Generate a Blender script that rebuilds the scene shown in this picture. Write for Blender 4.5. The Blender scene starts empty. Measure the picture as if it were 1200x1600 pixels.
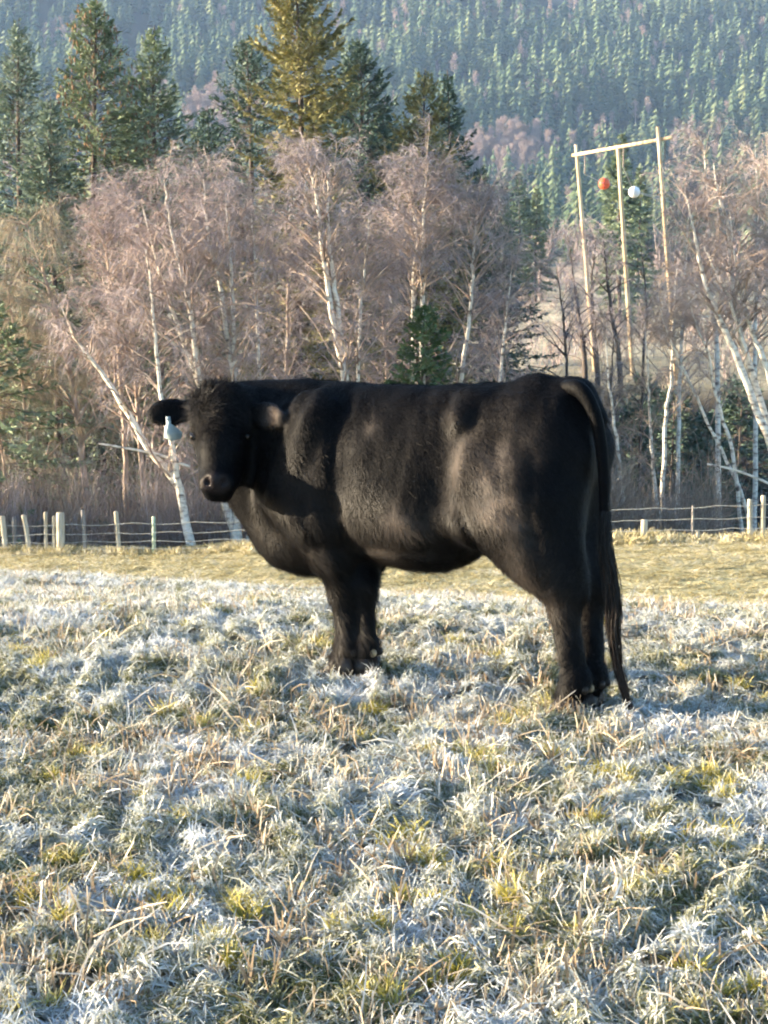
import bpy, math, random
import numpy as np
from mathutils import Vector

SC = bpy.context.scene
COL = SC.collection
R = math.radians

# ------------------------------------------------------------------ camera, sky, sun, exposure
FPX = 2790.0                      # focal length in pixels of the 1200 x 1600 photograph
PITCH = math.atan(260.0 / FPX)    # the horizon lies 260 px above the centre
CAM_Z = 1.45
cam_d = bpy.data.cameras.new('camera')
cam = bpy.data.objects.new('camera', cam_d)
COL.objects.link(cam)
cam.location = (0, 0, CAM_Z)
cam.rotation_euler = (R(90) - PITCH, 0, 0)
cam_d.sensor_fit = 'VERTICAL'
cam_d.sensor_height = 24.0
cam_d.lens = 24.0 * FPX / 1600.0
cam_d.clip_start = 0.05
cam_d.clip_end = 8000
SC.camera = cam

SUN_EL = R(10.0)
SUN_AZ = R(-84.0)                 # direction towards the sun, clockwise from +Y: from the left, a little behind the camera
world = bpy.data.worlds.new('World')
SC.world = world
world.use_nodes = True
wn = world.node_tree.nodes
wl = world.node_tree.links
bg = wn['Background']
sky = wn.new('ShaderNodeTexSky')
sky.sky_type = 'NISHITA'
sky.sun_disc = False
sky.sun_elevation = SUN_EL
sky.sun_rotation = SUN_AZ
sky.air_density = 1.0
sky.dust_density = 0.6
sky.ozone_density = 3.0
wl.new(sky.outputs[0], bg.inputs[0])
bg.inputs[1].default_value = 0.085

sun_d = bpy.data.lights.new('sun', 'SUN')
sun_d.energy = 5.0
sun_d.angle = R(0.55)
sun_d.color = (1.0, 0.82, 0.58)
sun = bpy.data.objects.new('sun', sun_d)
COL.objects.link(sun)
sdir = Vector((math.sin(SUN_AZ) * math.cos(SUN_EL), math.cos(SUN_AZ) * math.cos(SUN_EL), math.sin(SUN_EL)))
sun.rotation_euler = sdir.to_track_quat('Z', 'Y').to_euler()
sun.location = (-40, -10, 40)

SC.view_settings.view_transform = 'Standard'
SC.view_settings.look = 'None'
SC.view_settings.gamma = 1.0
SC.view_settings.use_curve_mapping = False
SC.view_settings.exposure = 2.72
cy = SC.cycles
cy.use_denoising = True
try:
    cy.denoiser = 'OPENIMAGEDENOISE'
except Exception:
    pass
cy.use_adaptive_sampling = True
cy.adaptive_threshold = 0.08
cy.adaptive_min_samples = 16
cy.max_bounces = 4
cy.diffuse_bounces = 2
cy.glossy_bounces = 1
cy.transmission_bounces = 4
cy.volume_bounces = 0
cy.transparent_max_bounces = 6
cy.caustics_reflective = False
cy.caustics_refractive = False
cy.filter_width = 2.1

# ------------------------------------------------------------------ helpers
CT, ST = math.cos(PITCH), math.sin(PITCH)

def at(px, py, Y):
    """world point at depth Y that the photograph shows at pixel px, py"""
    cx, cyy = (px - 600) / FPX, (800 - py) / FPX
    d = (cx, CT + cyy * ST, -ST + cyy * CT)
    t = Y / d[1]
    return np.array([d[0] * t, Y, CAM_Z + d[2] * t])

def link(o, parent=None):
    COL.objects.link(o)
    if parent is not None:
        o.parent = parent
    return o

def tag(o, label=None, cat=None, group=None, kind=None):
    if label: o['label'] = label
    if cat: o['category'] = cat
    if group: o['group'] = group
    if kind: o['kind'] = kind
    return o

def mesh_np(name, V, F, mats, smooth=False, tint=None, face_mat=None, col=None):
    """V (n,3); F list of (m,k) index arrays"""
    me = bpy.data.meshes.new(name)
    V = np.ascontiguousarray(V, dtype=np.float32)
    if not isinstance(F, (list, tuple)):
        F = [F]
    F = [np.asarray(f, dtype=np.int32) for f in F if len(f)]
    nl = sum(f.size for f in F)
    nf = sum(len(f) for f in F)
    me.vertices.add(len(V))
    me.vertices.foreach_set('co', V.ravel())
    me.loops.add(nl)
    me.loops.foreach_set('vertex_index', np.concatenate([f.ravel() for f in F]))
    me.polygons.add(nf)
    tot = np.concatenate([np.full(len(f), f.shape[1], np.int32) for f in F])
    start = np.concatenate([[0], np.cumsum(tot)[:-1]]).astype(np.int32)
    me.polygons.foreach_set('loop_start', start)
    me.polygons.foreach_set('loop_total', tot)
    if smooth:
        me.polygons.foreach_set('use_smooth', np.ones(nf, bool))
    for m in (mats if isinstance(mats, (list, tuple)) else [mats]):
        me.materials.append(m)
    if face_mat is not None:
        me.polygons.foreach_set('material_index', np.asarray(face_mat, np.int32))
    if tint is not None:
        a = me.attributes.new('tint', 'FLOAT', 'POINT')
        a.data.foreach_set('value', np.asarray(tint, np.float32))
    if col is not None:
        a = me.attributes.new('gcol', 'FLOAT_COLOR', 'POINT')
        c4 = np.ones((len(V), 4), np.float32)
        c4[:, :3] = col
        a.data.foreach_set('color', c4.ravel())
    me.update(calc_edges=True)
    return me

def obj(name, me, parent=None):
    return link(bpy.data.objects.new(name, me), parent)

def empty(name, loc=(0, 0, 0)):
    o = bpy.data.objects.new(name, None)
    o.location = [float(c) for c in loc]
    o.empty_display_size = 0.2
    return link(o)

def norm(a):
    return a / (np.linalg.norm(a, axis=-1, keepdims=True) + 1e-9)

class MB:
    """collects pieces of ONE mesh"""
    def __init__(self):
        self.V, self.F, self.T, self.n = [], {}, [], 0
    def add(self, V, F, tint=None):
        V = np.asarray(V, np.float32).reshape(-1, 3)
        F = np.asarray(F, np.int64)
        self.F.setdefault(F.shape[1], []).append(F + self.n)
        self.V.append(V)
        self.T.append(np.full(len(V), 0.5, np.float32) if tint is None else np.broadcast_to(np.asarray(tint, np.float32), (len(V),)))
        self.n += len(V)
    def strips(self, P, W, rng, tint=None, side=None):
        """P (N,m,3) polylines, W (N,m) full widths"""
        P = np.asarray(P, float); N, m, _ = P.shape
        if N == 0: return
        W = np.broadcast_to(W, (N, m))
        d = norm(P[:, -1] - P[:, 0])
        if side is None:
            side = rng.normal(size=(N, 3))
        s = norm(np.cross(d, side))[:, None, :]
        A = P - s * W[..., None] * .5
        B = P + s * W[..., None] * .5
        V = np.stack([A, B], 2).reshape(-1, 3)
        base = (np.arange(N) * 2 * m)[:, None] + (np.arange(m - 1) * 2)[None, :]
        b = base.ravel()
        F = np.stack([b, b + 1, b + 3, b + 2], 1)
        t = None
        if tint is not None:
            t = np.repeat(tint.ravel(), 2) if np.ndim(tint) == 2 else np.repeat(np.broadcast_to(tint, (N,)), 2 * m)
        self.add(V, F, t)
    def tubes(self, P, Rr, sides=6, tint=None, cap=False):
        P = np.asarray(P, float); N, m, _ = P.shape
        if N == 0: return
        Rr = np.broadcast_to(Rr, (N, m))
        T = np.gradient(P, axis=1)
        T = norm(T)
        ref = np.where(np.abs(T[..., 2:3]) > .92, np.array([1., 0, 0]), np.array([0, 0, 1.]))
        U = norm(np.cross(T, ref)); Wv = np.cross(T, U)
        a = np.arange(sides) * 2 * np.pi / sides
        ring = U[:, :, None, :] * np.cos(a)[None, None, :, None] + Wv[:, :, None, :] * np.sin(a)[None, None, :, None]
        V = (P[:, :, None, :] + ring * Rr[..., None, None]).reshape(-1, 3)
        i = np.arange(N)[:, None, None] * m * sides; j = np.arange(m - 1)[None, :, None] * sides; k = np.arange(sides)[None, None, :]
        k2 = (k + 1) % sides
        F = np.stack([i + j + k, i + j + k2, i + j + sides + k2, i + j + sides + k], -1).reshape(-1, 4)
        t = None
        if tint is not None:
            t = np.repeat(np.broadcast_to(tint, (N,)), m * sides)
        n0 = self.n
        self.add(V, F, t)
        if cap:
            for e, rev in ((0, True), (m - 1, False)):
                for q in range(N):
                    f = np.arange(sides) + n0 + q * m * sides + e * sides
                    self.F.setdefault(sides, []).append((f[::-1] if rev else f)[None, :])
    def box(self, c, s, rotz=0, tilt=None, tint=None):
        c = np.asarray(c, float); hx, hy, hz = [q / 2 for q in s]
        V = np.array([[x, y, z] for x in (-hx, hx) for y in (-hy, hy) for z in (-hz, hz)])
        if tilt is not None: V = V @ tilt.T
        cz, sz = math.cos(rotz), math.sin(rotz)
        V = V @ np.array([[cz, sz, 0], [-sz, cz, 0], [0, 0, 1]]) + c
        self.add(V, [[0, 1, 3, 2], [4, 6, 7, 5], [0, 4, 5, 1], [2, 3, 7, 6], [0, 2, 6, 4], [1, 5, 7, 3]], tint)
    def build(self, name, mat, parent=None, smooth=False, origin=None):
        if not self.V: return None
        V = np.concatenate(self.V)
        if origin is not None: V = V - np.asarray(origin)
        me = mesh_np(name, V, [np.concatenate(f) for f in self.F.values()], mat, smooth, np.concatenate(self.T))
        return obj(name, me, parent)

def smooth_line(pts, n):
    """Catmull-Rom through pts, n samples"""
    p = np.asarray(pts, float)
    p = np.vstack([2 * p[0] - p[1], p, 2 * p[-1] - p[-2]])
    seg = len(p) - 3
    out = []
    for u in np.linspace(0, seg, n):
        i = min(int(u), seg - 1); t = u - i
        a, b, c, d = p[i:i + 4]
        out.append(.5 * ((2 * b) + (c - a) * t + (2 * a - 5 * b + 4 * c - d) * t * t + (3 * b - a - 3 * c + d) * t ** 3))
    return np.array(out)

# value noise on numpy arrays
_rs = np.random.RandomState(7)
_perm = _rs.rand(256, 256)
def vnoise(x, y):
    xi, yi = np.floor(x).astype(int), np.floor(y).astype(int)
    fx, fy = x - xi, y - yi
    fx, fy = fx * fx * (3 - 2 * fx), fy * fy * (3 - 2 * fy)
    g = lambda a, b: _perm[a & 255, b & 255]
    return (g(xi, yi) * (1 - fx) + g(xi + 1, yi) * fx) * (1 - fy) + (g(xi, yi + 1) * (1 - fx) + g(xi + 1, yi + 1) * fx) * fy
def fbm(x, y, o=4):
    s = 0; a = .5; t = 0
    for k in range(o):
        s = s + a * vnoise(x * 2 ** k + 13.7 * k, y * 2 ** k - 7.3 * k); t += a; a *= .5
    return s / t
def sstep(a, b, x):
    t = np.clip((x - a) / (b - a), 0, 1)
    return t * t * (3 - 2 * t)

# ------------------------------------------------------------------ materials
def new_mat(name):
    m = bpy.data.materials.new(name); m.use_nodes = True
    nt = m.node_tree
    return m, nt, nt.nodes, nt.links, nt.nodes['Principled BSDF']

def ramp(nodes, stops, interp='LINEAR'):
    r = nodes.new('ShaderNodeValToRGB')
    r.color_ramp.interpolation = interp
    e = r.color_ramp.elements
    while len(e) < len(stops): e.new(.5)
    for q, (p, c) in zip(e, stops):
        q.position = p; q.color = (*c, 1)
    return r

def noise_mat(name, stops, scale=4.0, rough=.8, detail=4, bump=0, stretch=None, tint_mix=0.0, coord='Object', spec=.3, transl=0.0, sheen=0.0):
    """colour from a noise ramp; tint_mix adds the per-piece 'tint' attribute to the noise"""
    m, nt, N, L, B = new_mat(name)
    tc = N.new('ShaderNodeTexCoord')
    mp = N.new('ShaderNodeMapping')
    if stretch: mp.inputs['Scale'].default_value = stretch
    L.new(tc.outputs[coord], mp.inputs[0])
    nz = N.new('ShaderNodeTexNoise')
    nz.inputs['Scale'].default_value = scale
    nz.inputs['Detail'].default_value = detail
    L.new(mp.outputs[0], nz.inputs['Vector'])
    rp = ramp(N, stops)
    src = nz.outputs['Fac']
    if tint_mix > 0:
        at_ = N.new('ShaderNodeAttribute'); at_.attribute_name = 'tint'
        mx = N.new('ShaderNodeMix'); mx.data_type = 'FLOAT'
        mx.inputs[0].default_value = tint_mix
        L.new(src, mx.inputs[2]); L.new(at_.outputs['Fac'], mx.inputs[3])
        src = mx.outputs[0]
    L.new(src, rp.inputs[0])
    L.new(rp.outputs[0], B.inputs['Base Color'])
    B.inputs['Roughness'].default_value = rough
    B.inputs['Specular IOR Level'].default_value = spec
    if sheen:
        B.inputs['Sheen Weight'].default_value = sheen
    if bump:
        bp = N.new('ShaderNodeBump'); bp.inputs['Strength'].default_value = bump; bp.inputs['Distance'].default_value = .02
        L.new(nz.outputs['Fac'], bp.inputs['Height']); L.new(bp.outputs[0], B.inputs['Normal'])
    if transl > 0:
        out = N['Material Output']
        tr = N.new('ShaderNodeBsdfTranslucent'); L.new(rp.outputs[0], tr.inputs[0])
        ms = N.new('ShaderNodeMixShader'); ms.inputs[0].default_value = transl
        L.new(B.outputs[0], ms.inputs[1]); L.new(tr.outputs[0], ms.inputs[2]); L.new(ms.outputs[0], out.inputs[0])
    return m

M = {}
M['needles_green'] = noise_mat('needles_green', [(.25, (.085, .13, .075)), (.5, (.19, .245, .145)), (.8, (.36, .41, .28))], .5, .7, 3, tint_mix=.6, spec=.2, transl=.15)
M['needles_blue'] = noise_mat('needles_blue', [(.25, (.085, .13, .10)), (.5, (.19, .25, .19)), (.8, (.36, .41, .33))], .5, .7, 3, tint_mix=.6, spec=.2, transl=.15)
M['needles_dark'] = noise_mat('needles_dark', [(.25, (.038, .066, .052)), (.5, (.08, .125, .09)), (.8, (.16, .215, .15))], .5, .7, 3, tint_mix=.6, spec=.2, transl=.1)
M['needles_olive'] = noise_mat('needles_olive', [(.2, (.10, .11, .04)), (.5, (.25, .235, .095)), (.8, (.42, .38, .19))], .5, .7, 3, tint_mix=.6, spec=.2, transl=.15)
M['needles_far'] = noise_mat('needles_far', [(.15, (.045, .075, .045)), (.5, (.105, .15, .085)), (.85, (.21, .23, .12))], .02, .8, 3, tint_mix=.5, spec=.1)
M['needles_bright'] = noise_mat('needles_bright', [(.25, (.05, .10, .04)), (.5, (.10, .17, .07)), (.8, (.20, .27, .14))], .8, .7, 3, tint_mix=.6, spec=.2, transl=.15)
M['cones'] = noise_mat('cones', [(.3, (.13, .075, .042)), (.7, (.25, .155, .09))], 3, .8, tint_mix=.5)
M['bark_dark'] = noise_mat('bark_dark', [(.3, (.045, .035, .03)), (.7, (.14, .11, .09))], 6, .9, 5, .5, (1, 1, .25))
M['bark_birch'] = noise_mat('bark_birch', [(.30, (.07, .055, .05)), (.40, (.42, .36, .30)), (.50, (.74, .68, .58)), (.8, (.86, .81, .72))], 3.2, .6, 4, .3, (1, 1, 2.2))
M['bark_limb'] = noise_mat('bark_limb', [(.3, (.20, .13, .10)), (.6, (.45, .36, .29)), (.8, (.70, .62, .52))], 2.0, .7, 3)
def twig(name, a, b, c):
    return noise_mat(name, [(.25, a), (.5, b), (.8, c)], .45, .75, 3, tint_mix=.55, spec=.2, transl=.1)
M['twig_pink'] = twig('twig_pink', (.17, .13, .122), (.33, .27, .262), (.58, .515, .515))
M['twig_mauve'] = twig('twig_mauve', (.15, .122, .122), (.30, .257, .26), (.56, .51, .52))
M['twig_red'] = twig('twig_red', (.18, .135, .115), (.35, .28, .255), (.60, .53, .50))
M['twig_olive'] = twig('twig_olive', (.15, .12, .08), (.29, .245, .175), (.50, .44, .35))
M['twig_brown'] = twig('twig_brown', (.14, .105, .08), (.28, .22, .175), (.48, .41, .35))
M['twig_shade'] = twig('twig_shade', (.022, .024, .028), (.05, .052, .058), (.12, .12, .125))  # bluish shade of the bank put into the twig colour
M['twig_far'] = twig('twig_far', (.20, .145, .125), (.36, .275, .245), (.54, .45, .41))
M['straw'] = noise_mat('straw', [(.25, (.30, .22, .10)), (.5, (.52, .42, .22)), (.8, (.74, .65, .42))], .6, .7, 3, tint_mix=.5, transl=.2)
M['post_wood'] = noise_mat('post_wood', [(.3, (.36, .31, .22)), (.6, (.62, .56, .43)), (.85, (.76, .71, .58))], 7, .8, 5, .4, (1, 1, .15))
M['post_green'] = noise_mat('post_green', [(.3, (.30, .40, .27)), (.7, (.55, .62, .46))], 6, .6, 3)
M['post_grey'] = noise_mat('post_grey', [(.3, (.20, .18, .16)), (.7, (.42, .38, .33))], 7, .85, 5, .4, (1, 1, .15))
M['wire'] = noise_mat('wire', [(.3, (.42, .40, .34)), (.7, (.66, .63, .55))], 12, .5, 2)
M['pole_wood'] = noise_mat('pole_wood', [(.3, (.28, .19, .11)), (.5, (.56, .42, .26)), (.75, (.74, .63, .46))], 3.0, .8, 5, .3, (2, 2, .12))
M['cable'] = noise_mat('cable', [(.3, (.30, .30, .30)), (.7, (.42, .42, .42))], 3, .4, 2)
M['ceramic'] = noise_mat('ceramic', [(.3, (.16, .12, .10)), (.7, (.24, .19, .16))], 3, .3, 2)
M['ball_red'] = noise_mat('ball_red', [(.3, (.78, .10, .04)), (.7, (.88, .16, .06))], 3, .4, 3)
M['ball_white'] = noise_mat('ball_white', [(.3, (.82, .82, .83)), (.7, (.90, .90, .90))], 3, .4, 3)

nt = M['needles_far'].node_tree; N, L = nt.nodes, nt.links
oi = N.new('ShaderNodeObjectInfo'); rp_ = [q for q in N if q.type == 'VALTORGB'][0]
mxf = N.new('ShaderNodeMix'); mxf.data_type = 'FLOAT'; mxf.inputs[0].default_value = .5
L.new(rp_.inputs[0].links[0].from_socket, mxf.inputs[2]); L.new(oi.outputs['Random'], mxf.inputs[3]); L.new(mxf.outputs[0], rp_.inputs[0])
# ground: colour by zone (attribute) broken up by noise
m, nt, N, L, B = new_mat('ground')
a_ = N.new('ShaderNodeAttribute'); a_.attribute_name = 'gcol'
geo = N.new('ShaderNodeNewGeometry')
n1 = N.new('ShaderNodeTexNoise'); n1.inputs['Scale'].default_value = 9; n1.inputs['Detail'].default_value = 6
n2 = N.new('ShaderNodeTexNoise'); n2.inputs['Scale'].default_value = .7; n2.inputs['Detail'].default_value = 5
L.new(geo.outputs['Position'], n1.inputs['Vector']); L.new(geo.outputs['Position'], n2.inputs['Vector'])
r1 = ramp(N, [(.3, (.45, .45, .45)), (.7, (1.35, 1.32, 1.28))]); L.new(n1.outputs['Fac'], r1.inputs[0])
r2 = ramp(N, [(.3, (.75, .75, .72)), (.7, (1.2, 1.18, 1.15))]); L.new(n2.outputs['Fac'], r2.inputs[0])
mu = N.new('ShaderNodeMix'); mu.data_type = 'RGBA'; mu.blend_type = 'MULTIPLY'; mu.inputs[0].default_value = 1
L.new(a_.outputs['Color'], mu.inputs[6]); L.new(r1.outputs[0], mu.inputs[7])
mv = N.new('ShaderNodeMix'); mv.data_type = 'RGBA'; mv.blend_type = 'MULTIPLY'; mv.inputs[0].default_value = 1
L.new(mu.outputs[2], mv.inputs[6]); L.new(r2.outputs[0], mv.inputs[7])
L.new(mv.outputs[2], B.inputs['Base Color'])
B.inputs['Roughness'].default_value = .95; B.inputs['Specular IOR Level'].default_value = .1
bp = N.new('ShaderNodeBump'); bp.inputs['Strength'].default_value = .6; bp.inputs['Distance'].default_value = .05
L.new(n1.outputs['Fac'], bp.inputs['Height']); L.new(bp.outputs[0], B.inputs['Normal'])
M['ground'] = m

# ------------------------------------------------------------------ terrain
_ky = [-400, 8.8, 11, 14, 38, 42, 62, 64, 80, 84, 118, 122, 300, 330, 880, 930, 1760, 1800, 6000]
_ks = [.0, .0, -.06, -.15, -.15, -.075, -.07, -.35, -.35, .25, .36, .06, .06, .085, .085, .38, .38, .1, .0]
_ty = np.concatenate([np.arange(-400, 400, .1), np.arange(400, 6000, 2.)])
_sl = np.interp(_ty, _ky, _ks)
_k = np.ones(11) / 11
_sl = np.convolve(np.pad(_sl, 5, mode='edge'), _k, 'valid')
_tz = np.concatenate([[0], np.cumsum((_sl[1:] + _sl[:-1]) * .5 * np.diff(_ty))])

def _profile(x, y):
    sh = .42 * np.clip(x, -5, 5) * (1 - sstep(20, 60, y))
    return np.interp(y + sh, _ty, _tz)
# tilt the lower field so that the fence foot runs from (90,866) to (1180,850)
FY_L, FY_R = 61.0, 57.5
_ta = _tb = 0.0

def terrain(x, y):
    x = np.asarray(x, float); y = np.asarray(y, float)
    z = _profile(x, y)
    g = sstep(24, 50, y) * (1 - sstep(75, 110, y))
    z = z + g * (_ta + _tb * np.clip(x, -30, 30))
    near = 1 - sstep(18, 40, np.abs(y))
    z = z + near * (.05 * (fbm(x * 2.3 + 40, y * 2.3) - .5) + .025 * (fbm(x * 7, y * 7 + 9, 3) - .5)) + near * .12 * (fbm(x * .35, y * .35, 2) - .5) * sstep(9, 13, y)
    z = z + .06 * sstep(6.7, 7.5, y) - .26 * sstep(8.4, 12.5, y)
    mid = sstep(35, 60, y) * (1 - sstep(200, 320, y))
    z = z + mid * .5 * (fbm(x * .25, y * .25) - .5)
    far = sstep(200, 700, y)
    z = z + far * (34 * (fbm(x / 260 + 3, y / 260 + 5, 3) - .5) + 8 * (fbm(x / 60, y / 60, 3) - .5))
    return z

_pl, _pr = at(90, 866, FY_L), at(1180, 850, FY_R)
_dl = _pl[2] - float(terrain(_pl[0], FY_L)); _dr = _pr[2] - float(terrain(_pr[0], FY_R))
_tb = (_dr - _dl) / (_pr[0] - _pl[0]); _ta = _dl - _tb * _pl[0]

def hit(px, py, y0=30, y1=1900):
    """world point where the sight line of a pixel meets the ground"""
    prev = None
    for Y in np.geomspace(y0, y1, 700):
        p = at(px, py, Y)
        if p[2] < float(terrain(p[0], Y)):
            return p
    return at(px, py, y1)

ys = np.concatenate([np.linspace(-60, 2, 30), np.arange(2.2, 18, .08), np.geomspace(18, 130, 150), np.geomspace(132, 3600, 150)])
s = np.linspace(-1, 1, 201)
s = np.sign(s) * (np.abs(s) * .35 + .65 * np.abs(s) ** 3)
half = 14 + np.abs(ys) * .62
X = s[None, :] * half[:, None]
Y = np.repeat(ys[:, None], len(s), 1)
Z = terrain(X, Y)
V = np.stack([X, Y, Z], -1).reshape(-1, 3)
ny, nx = X.shape
ii = (np.arange(ny - 1)[:, None] * nx + np.arange(nx - 1)[None, :]).ravel()
F = np.stack([ii, ii + 1, ii + nx + 1, ii + nx], 1)
x_, y_ = V[:, 0], V[:, 1]
def lerp3(a, b, t): return np.asarray(a)[None] * (1 - t[:, None]) + np.asarray(b)[None] * t[:, None]
nn = fbm(x_ * .6, y_ * .6)
c_frost = lerp3((.10, .09, .06), (.24, .23, .19), sstep(.35, .65, nn))
c_yel = lerp3((.35, .31, .15), (.50, .45, .25), sstep(.3, .7, fbm(x_ * .3 + 5, y_ * 1.2)))
c_wood = np.asarray((.10, .075, .05))[None].repeat(len(x_), 0)
c_tan = lerp3((.36, .31, .20), (.58, .50, .34), sstep(.35, .65, fbm(x_ / 9, y_ / 14)))
c_for = lerp3((.035, .04, .028), (.085, .075, .05), sstep(.4, .6, fbm(x_ / 30, y_ / 30)))
def mixc(a, b, t): return a * (1 - t[:, None]) + b * t[:, None]
c = mixc(c_frost, c_yel, sstep(17, 26, y_))
c = mixc(c, c_wood, sstep(61.5, 64, y_ + .12 * x_ * 0))
c = mixc(c, c_tan, sstep(116, 121, y_))
c = mixc(c, c_for, sstep(420, 520, y_))
CLEAR = []
for px, py, rx, ry in ((110, 85, 26, 30), (705, 132, 22, 14), (880, 4, 18, 16), (350, 205, 24, 40), (800, 262, 24, 40), (990, 150, 14, 10), (60, 300, 20, 30), (1030, 215, 10, 14)):
    p = hit(px, py, 300)
    CLEAR.append((p[0], p[1], rx, ry))
cl = np.zeros(len(x_))
for cx, cyv, rx, ry in CLEAR:
    cl = np.maximum(cl, 1 - sstep(.7, 1.2, np.sqrt(((x_ - cx) / rx) ** 2 + ((y_ - cyv) / ry) ** 2)))
c = mixc(c, lerp3((.26, .20, .14), (.46, .37, .27), sstep(.4, .6, fbm(x_ / 12, y_ / 12))), cl)
me = mesh_np('ground', V, F, M['ground'], True, col=c)
g = obj('ground', me)
tag(g, 'frosty pasture falling to a yellow lower field with wooded hill rising beyond', kind='structure')

# ------------------------------------------------------------------ scatter (geometry-node instances, only for masses nobody could count)
def scatter(name, pts, rot, scl, idx, protos, label, mats_first):
    me = bpy.data.meshes.new(name)
    me.vertices.add(len(pts))
    me.vertices.foreach_set('co', np.asarray(pts, np.float32).ravel())
    for nm, ty, dat, key in (('rot', 'FLOAT_VECTOR', rot, 'vector'), ('scl', 'FLOAT_VECTOR', scl, 'vector'), ('idx', 'INT', idx, 'value')):
        a = me.attributes.new(nm, ty, 'POINT')
        a.data.foreach_set(key, np.asarray(dat, np.int32 if ty == 'INT' else np.float32).ravel())
    me.materials.append(mats_first)
    o = obj(name, me)
    ng = bpy.data.node_groups.new(name + '_nodes', 'GeometryNodeTree')
    ng.interface.new_socket('Geometry', in_out='INPUT', socket_type='NodeSocketGeometry')
    ng.interface.new_socket('Geometry', in_out='OUTPUT', socket_type='NodeSocketGeometry')
    n = ng.nodes; l = ng.links
    gi = n.new('NodeGroupInput'); go = n.new('NodeGroupOutput')
    iop = n.new('GeometryNodeInstanceOnPoints')
    iop.inputs['Pick Instance'].default_value = True
    jn = n.new('GeometryNodeJoinGeometry')
    for p in protos:
        oi = n.new('GeometryNodeObjectInfo'); oi.inputs['Object'].default_value = p
        oi.inputs['As Instance'].default_value = True
        l.new(oi.outputs['Geometry'], jn.inputs[0])
    def na(nm, ty):
        q = n.new('GeometryNodeInputNamedAttribute'); q.data_type = ty; q.inputs['Name'].default_value = nm
        return q.outputs['Attribute']
    l.new(gi.outputs[0], iop.inputs['Points'])
    l.new(jn.outputs[0], iop.inputs['Instance'])
    l.new(na('idx', 'INT'), iop.inputs['Instance Index'])
    l.new(na('rot', 'FLOAT_VECTOR'), iop.inputs['Rotation'])
    l.new(na('scl', 'FLOAT_VECTOR'), iop.inputs['Scale'])
    l.new(iop.outputs[0], go.inputs[0])
    md = o.modifiers.new('scatter', 'NODES'); md.node_group = ng
    tag(o, label, kind='stuff')
    return o

def proto(name, mb, mat, smooth=False):
    """an unlinked prototype for scatter()"""
    V = np.concatenate(mb.V)
    me = mesh_np(name, V, [np.concatenate(f) for f in mb.F.values()], mat, smooth, np.concatenate(mb.T))
    return bpy.data.objects.new(name, me)

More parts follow.
